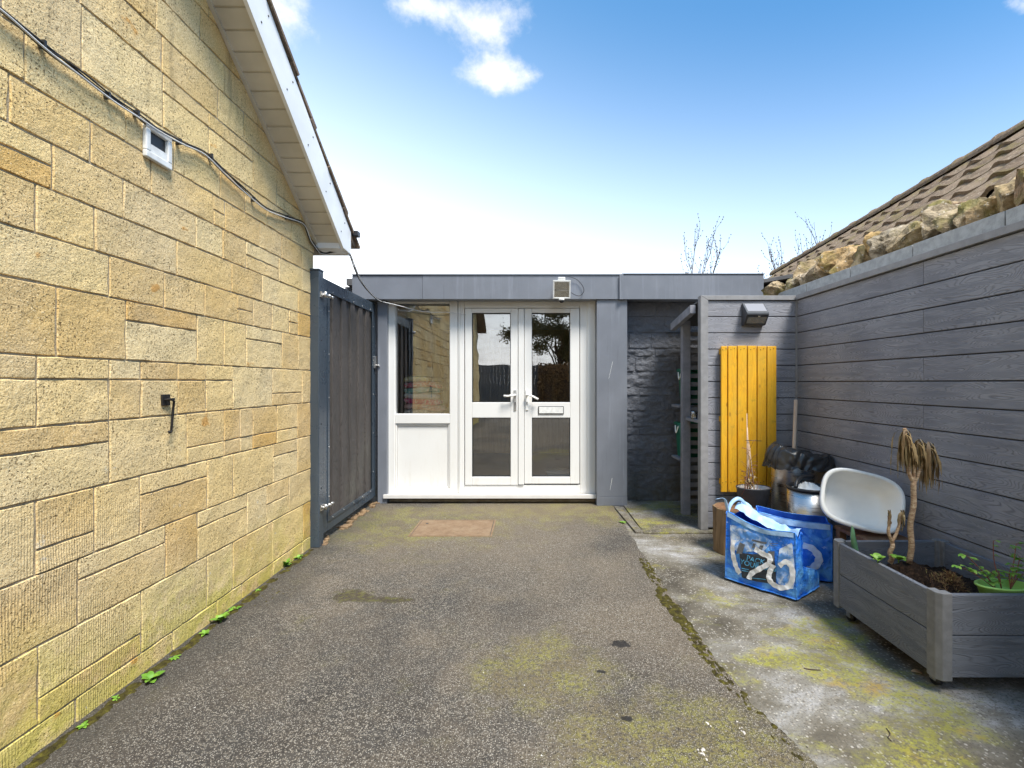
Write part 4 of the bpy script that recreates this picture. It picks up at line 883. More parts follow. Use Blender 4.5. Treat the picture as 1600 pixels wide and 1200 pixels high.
# solar lamp
M_LAMPB = simple('dark grey lamp plastic', (.045,.048,.055), .4)
sx0, sx1 = fx(1158, YP), fx(1192, YP); lz1, lz0 = fz(474, YP), fz(510, YP)
t = thing('solar_lamp', 'dark wedge shaped solar wall lamp above the yellow boards', 'lamp', ((sx0+sx1)/2, YP, lz0))
yb_ = YP - .0015
b = MB(); b.prism([(yb_, lz1-.008), (yb_-.018, lz1), (yb_-.105, lz1-.095), (yb_-.108, lz1-.112), (yb_-.045, lz0+.004), (yb_, lz0)], 'X', sx0, sx1); b.build('body', M_LAMPB, t, bevel=.006, seg=3)
m_ = NM('solar cell'); M_CELL = m_.done((.20,.20,.22), .35, .2)
def slab(name, P0, P1, inset, th_, mat, par):
    (ya, za), (yb2, zb2) = P0, P1; d_ = Vector((0, yb2-ya, zb2-za)).normalized(); nn = Vector((0, d_.z, -d_.y)); 
    if nn.y > 0: nn = -nn
    b = MB(); A = Vector((0,ya,za)) + d_*.010 + nn*.0005; B = Vector((0,yb2,zb2)) - d_*.010 + nn*.0005
    vs = []
    for q in (A, B, B+nn*th_, A+nn*th_):
        vs += [Vector((sx0+inset, q.y, q.z)), Vector((sx1-inset, q.y, q.z))]
    b.add(vs, [(0,1,3,2),(2,3,5,4),(4,5,7,6),(6,7,1,0),(0,2,4,6),(1,7,5,3)]); return b.build(name, mat, par)
slab('solar_panel', (yb_-.020, lz1-.002), (yb_-.100, lz1-.090), .014, .002, M_CELL, t)
slab('diffuser', (yb_-.100, lz1-.124), (yb_-.050, lz0+.012), .016, .002, M_REFL, t)
b = MB(); q = Vector(((sx0+sx1)/2+.012, yb_-.1005, lz1-.122)); b.lathe([(0,-.010),(.007,-.007),(.009,0)], q, 14, M=Matrix.Rotation(R(30),3,'X')); b.build('sensor', M_WHITE, t)

# yellow slatted board panel
pz0, pz1 = fz(770, 3.86), fz(540, 3.86); pxa, pxb = fx(1126, 3.86), fx(1214.5, 3.86)
t = thing('yellow_board_panel', 'panel of six bright yellow stained boards fixed upright on the screen', 'panel', ((pxa+pxb)/2, 3.88, pz0))
xs = [1126.5,1137.3,1152.3,1168,1183.3,1198.6,1214.3]; random.seed(17)
for i in range(6):
    b = MB(); b.box((fx(xs[i],3.86)+.0045, 3.862+random.uniform(-.001,.001), pz0+random.uniform(0,.006)), (fx(xs[i+1],3.86)-.0045, 3.882, pz1-random.uniform(0,.004)), r=.13+.14*i); b.build('board', M_YEL, t, bevel=.003)
b = MB()
for z in (pz0+.09, pz1-.05, (pz0+pz1)/2): b.box((pxa+.01, 3.883, z-.022), (pxb-.01, YP-.003, z+.022))
each(b, 'batten', M_YEL, t)
b = MB()
for i in range(6):
    cx_ = (fx(xs[i],3.86)+fx(xs[i+1],3.86))/2
    for z in (pz0+.09, pz1-.03):
        for o in (-.014,.014): b.tube([(cx_+o,3.860,z+o*.3),(cx_+o,3.8635,z+o*.3)], .0035, 8)
each(b, 'nail', M_IRON, t)

# ------------------------------------------------------------------ rubble stone wall behind the coping
rw = thing('rubble_wall', 'old rubble stone wall topped with rough golden stones behind the cladding', 'wall', (2.7, 2.5, 0))
b = MB(); b.box((XW+.205, -4.5, -.1), (XW+.60, 4.6, 2.15)); b.build('wall_core', M_RUB, rw)
def rock(b, c, sz, seed, r):
    random.seed(seed); bm = bmesh.new(); bmesh.ops.create_icosphere(bm, subdivisions=4, radius=1)
    pl = [(Vector((random.gauss(0,1),random.gauss(0,1),random.gauss(0,1))).normalized(), random.uniform(.42,.85)) for _ in range(16)]
    M = Matrix.Rotation(random.uniform(0,6), 3, 'Z') @ Matrix.Rotation(random.uniform(-.4,.4), 3, 'X')
    vs = []
    for v in bm.verts:
        p = v.co.copy()
        for n_, d_ in pl:
            k = p.dot(n_)
            if k > d_: p -= n_*(k-d_)*.97
        p *= 1.16 + .20*fbm(p + Vector((seed,0,0)), 2.4, 5)
        q = M @ p; vs.append(Vector(c) + Vector((q.x*sz[0], q.y*sz[1], q.z*sz[2])))
    fs = [tuple(v.index for v in f.verts) for f in bm.faces]; bm.free(); b.add(vs, fs, r, False)
random.seed(40)
prev = []; y = 4.35; k = 0
b = MB(); rock(b, (XW+.08, 4.42, 2.165), (.115,.12,.085), 91, .1); b.build('coping_stone', M_RUB, rw)
b = MB(); rock(b, (XW+.22, 4.30, 2.19), (.12,.13,.10), 92, .4); b.build('coping_stone', M_RUB, rw)
while y > -3.8:
    w_ = random.uniform(.05,.115); h_ = random.uniform(.075,.125); random.seed(1000+k)
    b = MB(); rock(b, (XW+.31+random.uniform(-.04,.04), y-w_, 2.17+h_*.62), (random.uniform(.15,.2), w_*1.15, h_*1.3), 200+k, random.random()); b.build('coping_stone', M_RUB, rw)
    if k % 3 != 2 and y > 1: b = MB(); rock(b, (XW+.46, y-w_*.6, 2.26+h_*.8), (.13, w_*1.1, h_), 400+k, random.random()); b.build('coping_stone', M_RUB, rw)
    y -= w_*1.75; k += 1
    random.seed(500+k)

# neighbour's outbuilding with pantile roof
nb_ = thing('tiled_outbuilding', 'low neighbouring outbuilding under a weathered brown pantile roof', 'outbuilding', (4.5, 6, 0))
RZ = 3.45; A0 = Vector(((1600-VX)*3.97/F, 3.97, RZ)); A1 = Vector(((1213-VX)*9.16/F, 9.16, RZ)); dr = (A1-A0).normalized()
A0 = A0 - dr*6.0; Lr = (A1-A0).length; dn = Vector((-dr.y, dr.x, 0)).normalized()
if dn.x > 0: dn = -dn
pit = R(38); sl_ = (dn*math.cos(pit) + Vector((0,0,-math.sin(pit)))).normalized(); nr_ = Vector((-dn.x*0,0,0)); nrm = sl_.cross(dr).normalized()
if nrm.z < 0: nrm = -nrm
b = MB(); gauge = .34; tw = .31; random.seed(55)
for cidx in range(5):
    nt_ = int(Lr/tw)
    for k in range(nt_):
        u0 = Lr - (k+1)*tw; jz = random.uniform(-.003,.003); js = random.uniform(-.004,.004); r_ = random.random()
        N = 12; vs = []
        for j, (s_, lift) in enumerate(((cidx*gauge-.02, .0), ((cidx+1)*gauge+.03+js, .034), ((cidx+1)*gauge+.03+js, .008))):
            for i in range(N+1):
                t_ = i/N; hgt = .036*math.exp(-((t_-.5)/.19)**2) + lift + jz
                vs.append(A0 + dr*(u0 + t_*tw) + sl_*s_ + nrm*hgt)
        b.add(vs[:2*(N+1)], [(i, i+1, N+1+i+1, N+1+i) for i in range(N)], r_, True)
        b.add(vs[N+1:], [(i, i+1, N+1+i+1, N+1+i) for i in range(N)], r_, True)
b.build('roof', M_TILE, nb_, fix=False)
k = 0; u = Lr
while u > .5:
    w_ = .46; b = MB(); N = 10; vs = []
    for (uu, rr) in ((u-w_-.01,.112),(u-.012,.112),(u-.012,.124),(u+.018,.124)):
        for i in range(N+1):
            a_ = math.pi*i/N; vs.append(A0 + dr*uu + dn*(rr*1.05*math.cos(a_)) + Vector((0,0,-.012 + rr*math.sin(a_)*.95)))
    b.add(vs, [(j*(N+1)+i, j*(N+1)+i+1, (j+1)*(N+1)+i+1, (j+1)*(N+1)+i) for j in range(3) for i in range(N)], random.random(), True)
    b.add([vs[i] for i in range(3*(N+1), 4*(N+1))], [tuple(range(N+1))], .5); b.build('ridge_tile', M_TILE, nb_, fix=False); u -= w_; k += 1
b = MB(); un = nrm*.03
B0 = A0+sl_*1.72-nrm*.05; 
vs = [A0-nrm*.05, A1-nrm*.05, A1+sl_*1.72-nrm*.05, B0]; vs += [v - Vector((0,0,.05)) for v in vs]; b.add(vs, [(0,1,2,3),(7,6,5,4),(0,4,5,1),(1,5,6,2),(2,6,7,3),(3,7,4,0)])
b.build('roof_deck', M_BLACK, nb_)
b = MB(); sm = dn*(-math.cos(pit)) + Vector((0,0,-math.sin(pit))); vs = [A0, A1, A1+sm*1.72, A0+sm*1.72]; vs += [v - Vector((0,0,.06)) for v in vs]; b.add(vs, [(0,1,2,3),(7,6,5,4),(0,4,5,1),(1,5,6,2),(2,6,7,3),(3,7,4,0)]); b.build('roof', M_TILE, nb_, label='far slope of the pantile roof')
e1 = A1 + sl_*1.55; e2 = A1 + sm*1.55; e3 = A0 + sm*1.55; e4 = A0 + sl_*1.55
b = MB(); vs = [Vector((q.x,q.y,-.1)) for q in (e1,e2,e3,e4)] + [Vector((q.x,q.y,q.z-.1)) for q in (e1,e2,e3,e4)] + [A1-Vector((0,0,.12)), A0-Vector((0,0,.12))]
b.add(vs, [(0,1,5,8,4),(3,7,9,6,2),(0,4,7,3),(1,2,6,5)]); b.build('wall', M_BLOCK, nb_)
b = MB(); q0 = A1 + sl_*1.66 - Vector((0,0,.06)); q1 = A0 + sl_*1.66 - Vector((0,0,.06)); b.tube([q0+Vector((0,0,-.03)), q1+Vector((0,0,-.03))], .05, 12); b.build('gutter', M_FASCIA, nb_)
t = thing('rear_lean_to', 'dark felted lean-to roof seen in the gap behind the annexe corner', 'lean-to', (3.2, 6.6, 0))
b = MB(); b.box((2.75, 6.0, -.1), (3.95, 8.0, fz(450,6.0))); b.build('wall', M_ROCKP, t)
b = MB(); b.prism([(2.65, fz(452,6.0)), (4.0, fz(424,6.0)), (4.0, fz(424,6.0)+.05), (2.65, fz(452,6.0)+.05)], 'Y', 5.9, 8.1); b.build('roof', M_FELT, t, bevel=.005)
t = thing('far_chalet_roof', 'small pale grey roof just showing between the gate and the annexe', 'roof', (-3.5, 9.5, 0))
b = MB(); b.box((-4.9, 9.0, -.1), (-3.62, 10.5, fz(462,9.0))); b.build('wall', M_BLOCK, t)
b = MB(); b.prism([(-5.2, fz(470,9)), (-3.95, fz(443,9.0)), (-3.45, fz(462,9.0)), (-3.45, fz(465,9)-.02), (-5.2, fz(475,9))], 'Y', 8.9, 10.6); b.build('roof', M_FELT, t)

# bare twiggy trees beyond
def twigtree(name, lab, base, h, spread, seed, crown=3, nb=5):
    random.seed(seed); t = thing(name, lab, 'tree', base, 'bare trees beyond the roofs'); tr_ = MB(); cr = MB()
    base = Vector(base); pts = [base + Vector((random.gauss(0,.03)*i, random.gauss(0,.03)*i, h*.62*i/5)) for i in range(6)]
    tr_.tube(pts, [.05*(1-.12*i) for i in range(6)], 8)
    def br(p, d, L, r, dep):
        q = [p]; dd = d.copy()
        for i in range(4):
            dd = (dd + Vector((random.gauss(0,.12), random.gauss(0,.12), .10))).normalized(); q.append(q[-1] + dd*L/4)
        cr.tube(q, [r, r*.8, r*.65, r*.5, r*.3], 5)
        if dep > 0:
            for i in (1,2,3,4):
                for _ in range(1 if dep < 2 else 2):
                    if random.random() < .85: br(q[i], (dd + Vector((random.uniform(-1,1), random.uniform(-1,1), random.uniform(0,.5)))*spread).normalized(), L*random.uniform(.35,.6), r*.5, dep-1)
        for i in (2,3,4):
            if random.random() < .8:
                c_ = q[i] + Vector((random.gauss(0,.01),random.gauss(0,.01),random.gauss(0,.01))); s_ = .018
                cr.add([c_+Vector((s_,0,0)), c_+Vector((0,s_,0)), c_+Vector((-s_,0,0)), c_+Vector((0,-s_,0)), c_+Vector((0,0,s_*1.6)), c_-Vector((0,0,s_))], [(0,1,4),(1,2,4),(2,3,4),(3,0,4),(1,0,5),(2,1,5),(3,2,5),(0,3,5)])
    for i in range(nb):
        p = pts[random.choice((3,4,5))]; br(p, Vector((random.uniform(-1,1)*spread, random.uniform(-1,1)*spread, 1)).normalized(), h*random.uniform(.3,.46), .020, crown-1)
    tr_.build('trunk', M_TWIG, t); cr.build('crown', M_TWIG, t)
twigtree('bare_tree', 'thin upright bare tree poking above the middle of the annexe roof', (fx(1087,14), 14, 0), 5.2, .35, 11, 3, 5)
twigtree('bare_tree', 'spreading bare twigs beside the end of the pantile roof', (fx(1243,13), 13, 0), 4.6, .6, 19, 3, 6)
twigtree('bare_tree', 'bare twigs rising just over the pantile ridge', (fx(1275,13.5), 13.5, 0), 5.0, .5, 23, 3, 6)

# ------------------------------------------------------------------ planter
pl = thing('planter', 'dark grey composite planter box on castors against the clad wall', 'planter', (1.95, 2.18, 0))
X0, X1, Y0, Y1, Z0, Z1 = 1.668, 2.262, 1.862, 2.515, .062, .405; zm = (Z0+Z1)/2
def pboard(b, a, c, r=None): b.box(a, c, r)
b = MB()
for (za, zb2) in ((Z0, zm-.0015), (zm+.0015, Z1-.004)):
    b.box((X0, Y0+.045, za), (X0+.022, Y1-.045, zb2)); b.box((X1-.022, Y0+.045, za), (X1, Y1-.045, zb2))
each(b, 'side_board', M_PL_Y, pl, bevel=.004)
b = MB()
for (za, zb2) in ((Z0, zm-.0015), (zm+.0015, Z1-.004)):
    b.box((X0+.045, Y0, za), (X1-.045, Y0+.022, zb2)); b.box((X0+.045, Y1-.022, za), (X1-.045, Y1, zb2))
each(b, 'end_board', M_PL_X, pl, bevel=.004)
for (cx_, cy_, sx_, sy_) in ((X0,Y0,1,1),(X0,Y1,1,-1),(X1,Y0,-1,1),(X1,Y1,-1,-1)):
    b = MB(); o = -.006; w_ = .052
    pts = [(o,.012),(.012,o),(w_,o),(w_,.03),(.03,.03),(.03,w_),(o,w_)]
    b.prism([(cx_+sx_*p[0], cy_+sy_*p[1]) for p in pts], 'Z', Z0-.012, Z1+.004); b.build('corner_post', M_PLTRIM, pl, bevel=.003)
b = MB(); b.box((X0+.022, Y0+.022, Z0), (X1-.022, Y1-.022, Z0+.015)); b.build('base', M_BLACK, pl)
for (cx_, cy_) in ((X0+.05,Y0+.07),(X0+.05,Y1-.07),(X1-.07,Y0+.07),(X1-.07,Y1-.07)):
    b = MB(); b.box((cx_-.016, cy_-.02, Z0-.018), (cx_+.016, cy_+.02, Z0-.001)); b.box((cx_-.016,cy_-.014,.012),(cx_-.012,cy_+.014,Z0-.016)); b.box((cx_+.012,cy_-.014,.012),(cx_+.016,cy_+.014,Z0-.016)); k_ = b.build('castor', M_ZINC, pl)
    b = MB(); b.tube([(cx_-.011,cy_,.013),(cx_+.011,cy_,.013)], .022, 18); b.build('wheel', M_BLACK, k_)
random.seed(66)
b = MB()
def soilz(x, y):
    h = .27 + .115*math.exp(-((x-1.86)**2+(y-2.23)**2)/.018) + .10*math.exp(-((x-1.90)**2+(y-2.05)**2)/.007)
    return h + .018*fbm((x,y,0), 22, 4) + .006*fbm((x,y,3), 90, 3)
b.grid(lambda u, v: Vector((X0+.023+u*(X1-X0-.046), Y0+.023+v*(Y1-Y0-.046), soilz(X0+.023+u*(X1-X0-.046), Y0+.023+v*(Y1-Y0-.046)))), 90, 90)
soil = b.build('soil', M_SOIL, pl, fix=False)
b = MB()
for i in range(900):
    a_ = random.uniform(0,6.28); rr = abs(random.gauss(0,.055)); x = 1.90+rr*math.cos(a_); y = 2.05+rr*math.sin(a_)*.9
    z = soilz(x,y)+.004; d_ = Vector((random.uniform(-1,1),random.uniform(-1,1),random.uniform(-.2,.8))).normalized(); s_ = random.uniform(.008,.03); p = Vector((x,y,z)); w_ = Vector((random.uniform(-1,1),random.uniform(-1,1),0)).normalized()*random.uniform(.0008,.002)
    b.add([p-w_, p+w_, p+d_*s_+w_*.5, p+d_*s_-w_*.5], [(0,1,2,3)])
m_ = NM('dry moss clump'); M_DRY = m_.done(m_.ramp(m_.rnd(), [(0,(.06,.03,.018)),(.5,(.22,.11,.05)),(.8,(.36,.22,.09)),(1,(.28,.26,.07))]), .9)
tag(b.build('dry_moss_clump', M_DRY, fix=False), 'heap of reddish brown dry moss fibres on the planter soil', 'dry moss', kind='stuff')

# dead cane plants
def strap_leaf(b, p, d, L, w_, droop, seed):
    random.seed(seed); n = 7; pts = [Vector(p)]; dd = Vector(d).normalized(); side = dd.cross(Vector((0,0,1))); side = side.normalized() if side.length > .1 else Vector((1,0,0))
    vs = []; q = Vector(p)
    for i in range(n+1):
        t_ = i/n; ww = w_*max(0,math.sin(math.pi*(.12+.88*t_)))**.6*.5 if i < n else .0006
        tw_ = Matrix.Rotation(t_*random.uniform(-1.5,1.5), 3, dd); s2 = tw_ @ side
        vs += [q - s2*ww, q + s2*ww]; dd = (dd + Vector((random.gauss(0,.06),random.gauss(0,.06),-droop))).normalized(); q = q + dd*L/n
    b.add(vs, [(2*i,2*i+1,2*i+3,2*i+2) for i in range(n)], None, True)
def cane(name, lab, base, fork, tops, rad, heads, seed):
    t = thing(name, lab, 'plant', base, 'withered cane plants in the planter'); b = MB(); base = Vector(base); fork = Vector(fork)
    n = 14; pts = [base.lerp(fork, i/n) + Vector((.004*math.sin(i*.7),.003*math.cos(i),0)) for i in range(n+1)]
    b.tube(pts, [rad*(1.05-.12*i/n + .05*math.sin(i*2.6)) for i in range(n+1)], 10); b.build('trunk', M_CANE, t)
    for (mid, top) in tops:
        b = MB(); P_ = smooth([fork-Vector((0,0,.01)), Vector(mid), Vector(mid).lerp(Vector(top),.5)+Vector((.003,0,0)), Vector(top)], 4); b.tube(P_, [rad*.72*(1-.25*i/len(P_)) for i in range(len(P_))], 8); b.build('branch', M_CANE, t)
    b = MB(); random.seed(seed)
    for (hd, cnt, L, w_) in heads:
        for i in range(cnt):
            a_ = random.uniform(0,6.28); strap_leaf(b, Vector(hd)+Vector((random.gauss(0,.006),random.gauss(0,.006),random.uniform(-.02,.015))), Vector((math.cos(a_),math.sin(a_),random.uniform(1.5,3.5))), L*random.uniform(.5,1.1), w_*random.uniform(.5,1.1), random.uniform(1.1,2.2), seed*100+i)
    b.build('withered_leaves', M_DEAD, t, fix=False)
D = 2.22
cane('cane_plant', 'tall withered cane plant with drooping dead leaves', P(1421,880,D), P(1428,752,D), [(P(1420,738,D), P(1423,700,D)), (P(1428,738,D), P(1434,690,D)), (P(1436,738,D), P(1447,700,D))], .0125,
     [(P(1421,694,D),26,.15,.012),(P(1434,690,D),34,.15,.012),(P(1450,695,D),46,.23,.012),(P(1413,675,D),40,.19,.010)], 3)
D2 = 2.25
cane('cane_plant', 'short forked cane plant with dried leaf stumps', P(1391,880,D2), P(1394,843,D2), [(P(1388,832,D2), P(1389,806,D2)), (P(1401,832,D2), P(1408,803,D2))], .0105,
     [(P(1390,800,D2),14,.07,.009),(P(1410,800,D2),20,.09,.010)], 8)
# branch carrying the detached looking top-left head
b = MB(); b.tube(smooth([P(1421,705,D), P(1416,690,D), P(1414,676,D), P(1413,669,D)], 4), [.008]*13, 8)
o = b.build('branch', M_CANE, [q for q in bpy.data.objects if q.name == 'cane_plant'][0])

# leafy sprigs
def leafblade(b, p, d, L, w_, cup=.2, n=6):
    d = Vector(d).normalized(); side = d.cross(Vector((0,0,1))); side = side.normalized() if side.length > .1 else Vector((1,0,0)); up = side.cross(d).normalized(); vs = []
    for i in range(n+1):
        t_ = i/n; ww = w_/2*max(0,math.sin(math.pi*min(1, .03+t_*.97)))**.75; c_ = Vector(p) + d*L*t_ + Vector((0,0,-L*.35*t_*t_))
        vs += [c_ - side*ww + up*ww*cup, c_ - up*0, c_ + side*ww + up*ww*cup]
    fs = []
    for i in range(n): fs += [(3*i,3*i+1,3*i+4,3*i+3),(3*i+1,3*i+2,3*i+5,3*i+4)]
    b.add(vs, fs, None, True)
def rosette(name, lab, p, s_, n, seed, group, upness=.7, w_=.42, mat=None):
    s_ *= .95
    random.seed(seed); t = thing(name, lab, 'weed', p, group); b = MB(); p = Vector(p)
    for i in range(n):
        a_ = 2.4*i + random.uniform(-.3,.3); leafblade(b, p+Vector((0,0,.003)), (math.cos(a_),math.sin(a_),upness*random.uniform(.5,1.5)), s_*random.uniform(.6,1.1), s_*w_*random.uniform(.8,1.2))
    b.build('leaves', mat or M_WEED, t, fix=False); b = MB(); b.tube([p-Vector((0,0,.01)), p+Vector((0,0,.012))], .003, 6); b.build('stem', M_WEED, t)
WG = 'weeds along the foot of the stone wall'
rosette('weed', 'broad leaved green weed nearest the camera at the wall foot', G(236,1064), .062, 9, 1, WG, .9, .5)
rosette('weed', 'small low weed in the middle of the wall foot', G(320,992), .042, 10, 2, WG, .8)
rosette('weed', 'largest bushy green weed at the wall foot', G(345,972), .072, 16, 3, WG, 1.3, .36)
rosette('weed', 'spiky green weed just before the gate post', G(446,885), .085, 16, 4, WG, 1.4, .3)
rosette('weed', 'small weed touching the stone nearest the gate post', G(467,872), .05, 9, 5, WG, 1.0)
rosette('weed', 'flat weed spreading right beside the largest bushy weed', G(367,952), .04, 10, 6, WG, .4)
rosette('weed', 'tiny weed between the broad leaved weed and the wall middle', G(273,1029), .03, 7, 7, WG, .5)
rosette('weed', 'tiny weed at the bottom left end of the wall foot', G(130,1136), .03, 8, 8, WG, .5)
rosette('weed', 'tiny weed halfway to the gate post', G(404,923), .03, 7, 9, WG, .5)
rosette('weed', 'weed sprouting at the edging strip before the dark stone wall', G(973,817), .05, 12, 10, None, .5)
rosette('weed', 'small green weed at the bottom left edge of the wall foot', G(182,1092), .026, 7, 18, WG, .5)

def sprig(name, lab, base, tips, seed, cat='plant', lsz=.028, nl=6, stem=None, group=None):
    random.seed(seed); t = thing(name, lab, cat, base, group); b = MB(); lv = MB(); base = Vector(base)
    for tp in tips:
        tp = Vector(tp); md = base.lerp(tp, .5) + Vector((random.gauss(0,.008), random.gauss(0,.008), .012)); P_ = smooth([base, md, tp], 5); b.tube(P_, [.0022*(1-.5*i/len(P_)) for i in range(len(P_))], 6)
        for k in range(nl):
            q = P_[min(len(P_)-1, int(len(P_)*(.35+.65*k/(nl-1))))]; a_ = random.uniform(0,6.28)
            pet = q + Vector((math.cos(a_),math.sin(a_),.4))*lsz*.4; b.tube([q, pet], .0009, 5)
            for w_ in (-.7,0,.7): leafblade(lv, pet, (math.cos(a_+w_),math.sin(a_+w_),random.uniform(-.1,.5)), lsz*random.uniform(.8,1.15), lsz*.62)
    b.build('stem', stem or M_RED, t); lv.build('leaves', M_PLANTG, t, fix=False); return t
# lime pot
pc = Vector(((1568-VX)*1.935/F, 1.935, .30)); 
lp = thing('lime_pot', 'lime green oval plastic pot at the near end of the planter', 'pot', pc)
b = MB(); b.lathe([(0,0),(.052,0),(.056,.01),(.082,.105),(.088,.107),(.088,.115),(.080,.114),(.074,.09),(.0,.09)], pc, 40, 1.3, .62); b.build('pot', M_LIME, lp, fix=True)
zr = pc.z+.09
def PP(x, y): return P(x, y, 1.95)
sprig('rose_seedling', 'rose seedling leaning left out of the lime pot', Vector((pc.x-.03, pc.y, zr)), [PP(1495,884), PP(1510,868), PP(1521,890)], 4, lsz=.024, group='seedlings in the lime pot')
sprig('rose_seedling', 'tallest rose seedling on the right side of the lime pot', Vector((pc.x+.035, pc.y+.005, zr)), [PP(1588,850), PP(1594,870), PP(1580,885), PP(1603,895)], 5, lsz=.026, group='seedlings in the lime pot')
sprig('rose_seedling', 'short rose seedling in the middle of the lime pot', Vector((pc.x, pc.y+.008, zr)), [PP(1541,890), PP(1552,845), PP(1560,893)], 6, lsz=.02, nl=4, group='seedlings in the lime pot')
for i, (x_, y_, lb) in enumerate(((1372,868,'leafy green weed left of the short cane in the planter'),(1404,868,'small leafy weed right of the short cane in the planter'))):
    q = P(x_, y_+8, 2.20); q.z = max(q.z, soilz(q.x, q.y)); rosette('planter_weed', lb, q, .055, 9, 30+i, 'weeds round the short cane', 1.1, .55)
q = P(1336, 858, 2.47); t = thing('aloe_leaf', 'single thick green aloe leaf standing at the far corner of the planter', 'plant', q)
b = MB(); b.tube([P(1338,872,2.46), P(1336,856,2.46), P(1333,840,2.46), P(1332,826,2.46), P(1331,821,2.46)], [.014,.015,.013,.007,.001], 8); b.build('leaf', M_ALOE, t)

# ------------------------------------------------------------------ bags
def lerp(a, b, t): return a + (b-a)*t
class Bag:
    def __init__(s, FL, FR, BR, BL, h, topscale, seed, sag=.03, hs=None):
        s.c = [Vector((*p, 0)) for p in (FL, FR, BR, BL)]; s.h = h; s.seed = seed; s.sag = sag; s.hs = hs or [h]*4; s.ts = topscale
        s.cen = sum(s.c, Vector())/4; s.pull = 0
    def pt(s, side, u, v, off=0):
        cc_ = list(s.c)
        if s.pull:
            k = min(1, max(0, (v-.22)/.25)); k = k*k*(3-2*k)*s.pull; cc_[2] = lerp(s.c[2], s.c[1], k); cc_[3] = lerp(s.c[3], s.c[0], k*.25)
        a, c = cc_[side], cc_[(side+1) % 4]; ha, hc = s.hs[side], s.hs[(side+1) % 4]
        p = lerp(a, c, u); n_ = (s.c[(side+1) % 4]-s.c[side]).cross(Vector((0,0,1))).normalized()
        cc = s.cen; ts = 1 + (s.ts-1)*v; p = cc + (p-cc)*ts
        z = .006 + lerp(ha, hc, u)*v - s.sag*v*max(0,math.sin(math.pi*u))**1.4*1.0
        bul = max(0,math.sin(math.pi*u))**.7*math.sin(math.pi*min(1,v*.9+.05)); crk = .008*fbm((p.x, p.y, z), 9, 3) + .004*fbm((p.x+5, p.y, z), 26, 3)
        crk *= max(0,math.sin(math.pi*u))**.3
        return Vector((p.x, p.y, z)) + n_*(.014*bul*(1 if side != 0 else .8) + crk + off)
def mkbag(name, lab, bg_, inner_flap=None):
    t = thing(name, lab, 'bag', bg_.cen, 'blue shopping bags'); b = MB(); NU, NV = 34, 30
    for side in range(4): b.grid(lambda u, v: bg_.pt(side, u, v), NU, NV)
    b.add([bg_.pt(i, 0, 0)+Vector((0,0,.001)) for i in range(4)], [(0,1,2,3)]); 
    bd = b.build('body', M_BAG, t)
    b = MB()
    for side in range(4): b.grid(lambda u, v: bg_.pt(side, u, .12+v*.875, -.004), NU, NV)
    b.add([bg_.pt(i, 0, .15) for i in range(4)], [(0,1,2,3)]); b.build('lining', M_BAGIN, t)
    # piping on the upright and lower seams
    b = MB()
    for side in range(4):
        b.tube([bg_.pt(side, 0, v/20, .002) for v in range(21)], .0035, 6); b.tube([bg_.pt(side, u/20, 0, .004) for u in range(21)], .004, 6); b.tube([bg_.pt(side, u/24, 1, .0) for u in range(25)], .003, 6)
    b.build('seam', M_BAG, t); return t
FL, FR, BR = (1.262,2.955), (1.545,2.655), (1.790,2.835); BL = (FL[0]+BR[0]-FR[0], FL[1]+BR[1]-FR[1])
bag1 = Bag(FL, FR, BR, BL, .42, .97, 1, .035, [.43,.385,.37,.43])
bag1.pull = .72
t1 = mkbag('shopping_bag', 'front blue shopping bag printed with dark letters and white strokes', bag1)
bag2 = Bag((1.50,3.015),(1.915,2.90),(1.94,3.0),(1.545,3.12), .42, 1.0, 2, .015, [.41,.36,.38,.42])
t2 = mkbag('shopping_bag', 'rear blue shopping bag with a white ring, touching the planter', bag2)
b = MB(); b.grid(lambda u, v: bag2.pt(0, .02+u*.96, .90+v*.095, .004), 24, 3); b.build('hem', M_BAGPALE, t2)
# folded flap and straps of the front bag
b = MB()
def flap(u, v):
    back = bag1.pt(3, 1-u, 1.0) if False else bag1.pt(2, 1-u, 1.0); front = bag1.pt(0, u, 1.0); p = lerp(back, front, v*.62)
    return p + Vector((0,0,.030*math.sin(math.pi*v)*(1-.4*u) + .022*fbm((p.x*2,p.y*2,4), 7, 3) + .01 - .09*max(0,u-.5)*v))
b.grid(flap, 30, 14); b.build('flap', M_BAGPALE, t1, fix=False)
b = MB(); b.grid(lambda u, v: bag1.pt(0, .01+u*.97, .925+v*.07, .004), 30, 3); b.build('hem', M_BAGPALE, t1)
b = MB()
def strap(b, ctrl, w_, up=Vector((0,0,1))):
    P_ = smooth([Vector(c_) for c_ in ctrl], 6); vs = []
    for i, p in enumerate(P_):
        d_ = (P_[min(i+1,len(P_)-1)]-P_[max(i-1,0)]).normalized(); s_ = (Vector((.25,.9,.35)) - d_*d_.dot(Vector((.25,.9,.35)))).normalized(); s_ = (s_ + d_.cross(s_)*.8).normalized(); vs += [p - s_*w_/2, p + s_*w_/2]
    b.add(vs, [(2*i,2*i+1,2*i+3,2*i+2) for i in range(len(P_)-1)], None, True)
strap(b, [P(1138,806,2.955), P(1136,793,2.96), P(1131,779,2.96), P(1118,780,2.95)], .024); strap(b, [P(1136,803,2.97), P(1142,787,2.99), P(1153,779,3.0), P(1163,786,3.02), P(1168,800,3.04)], .024)
b.build('handle', M_BAGPALE, t1, solid=.002, fix=False)

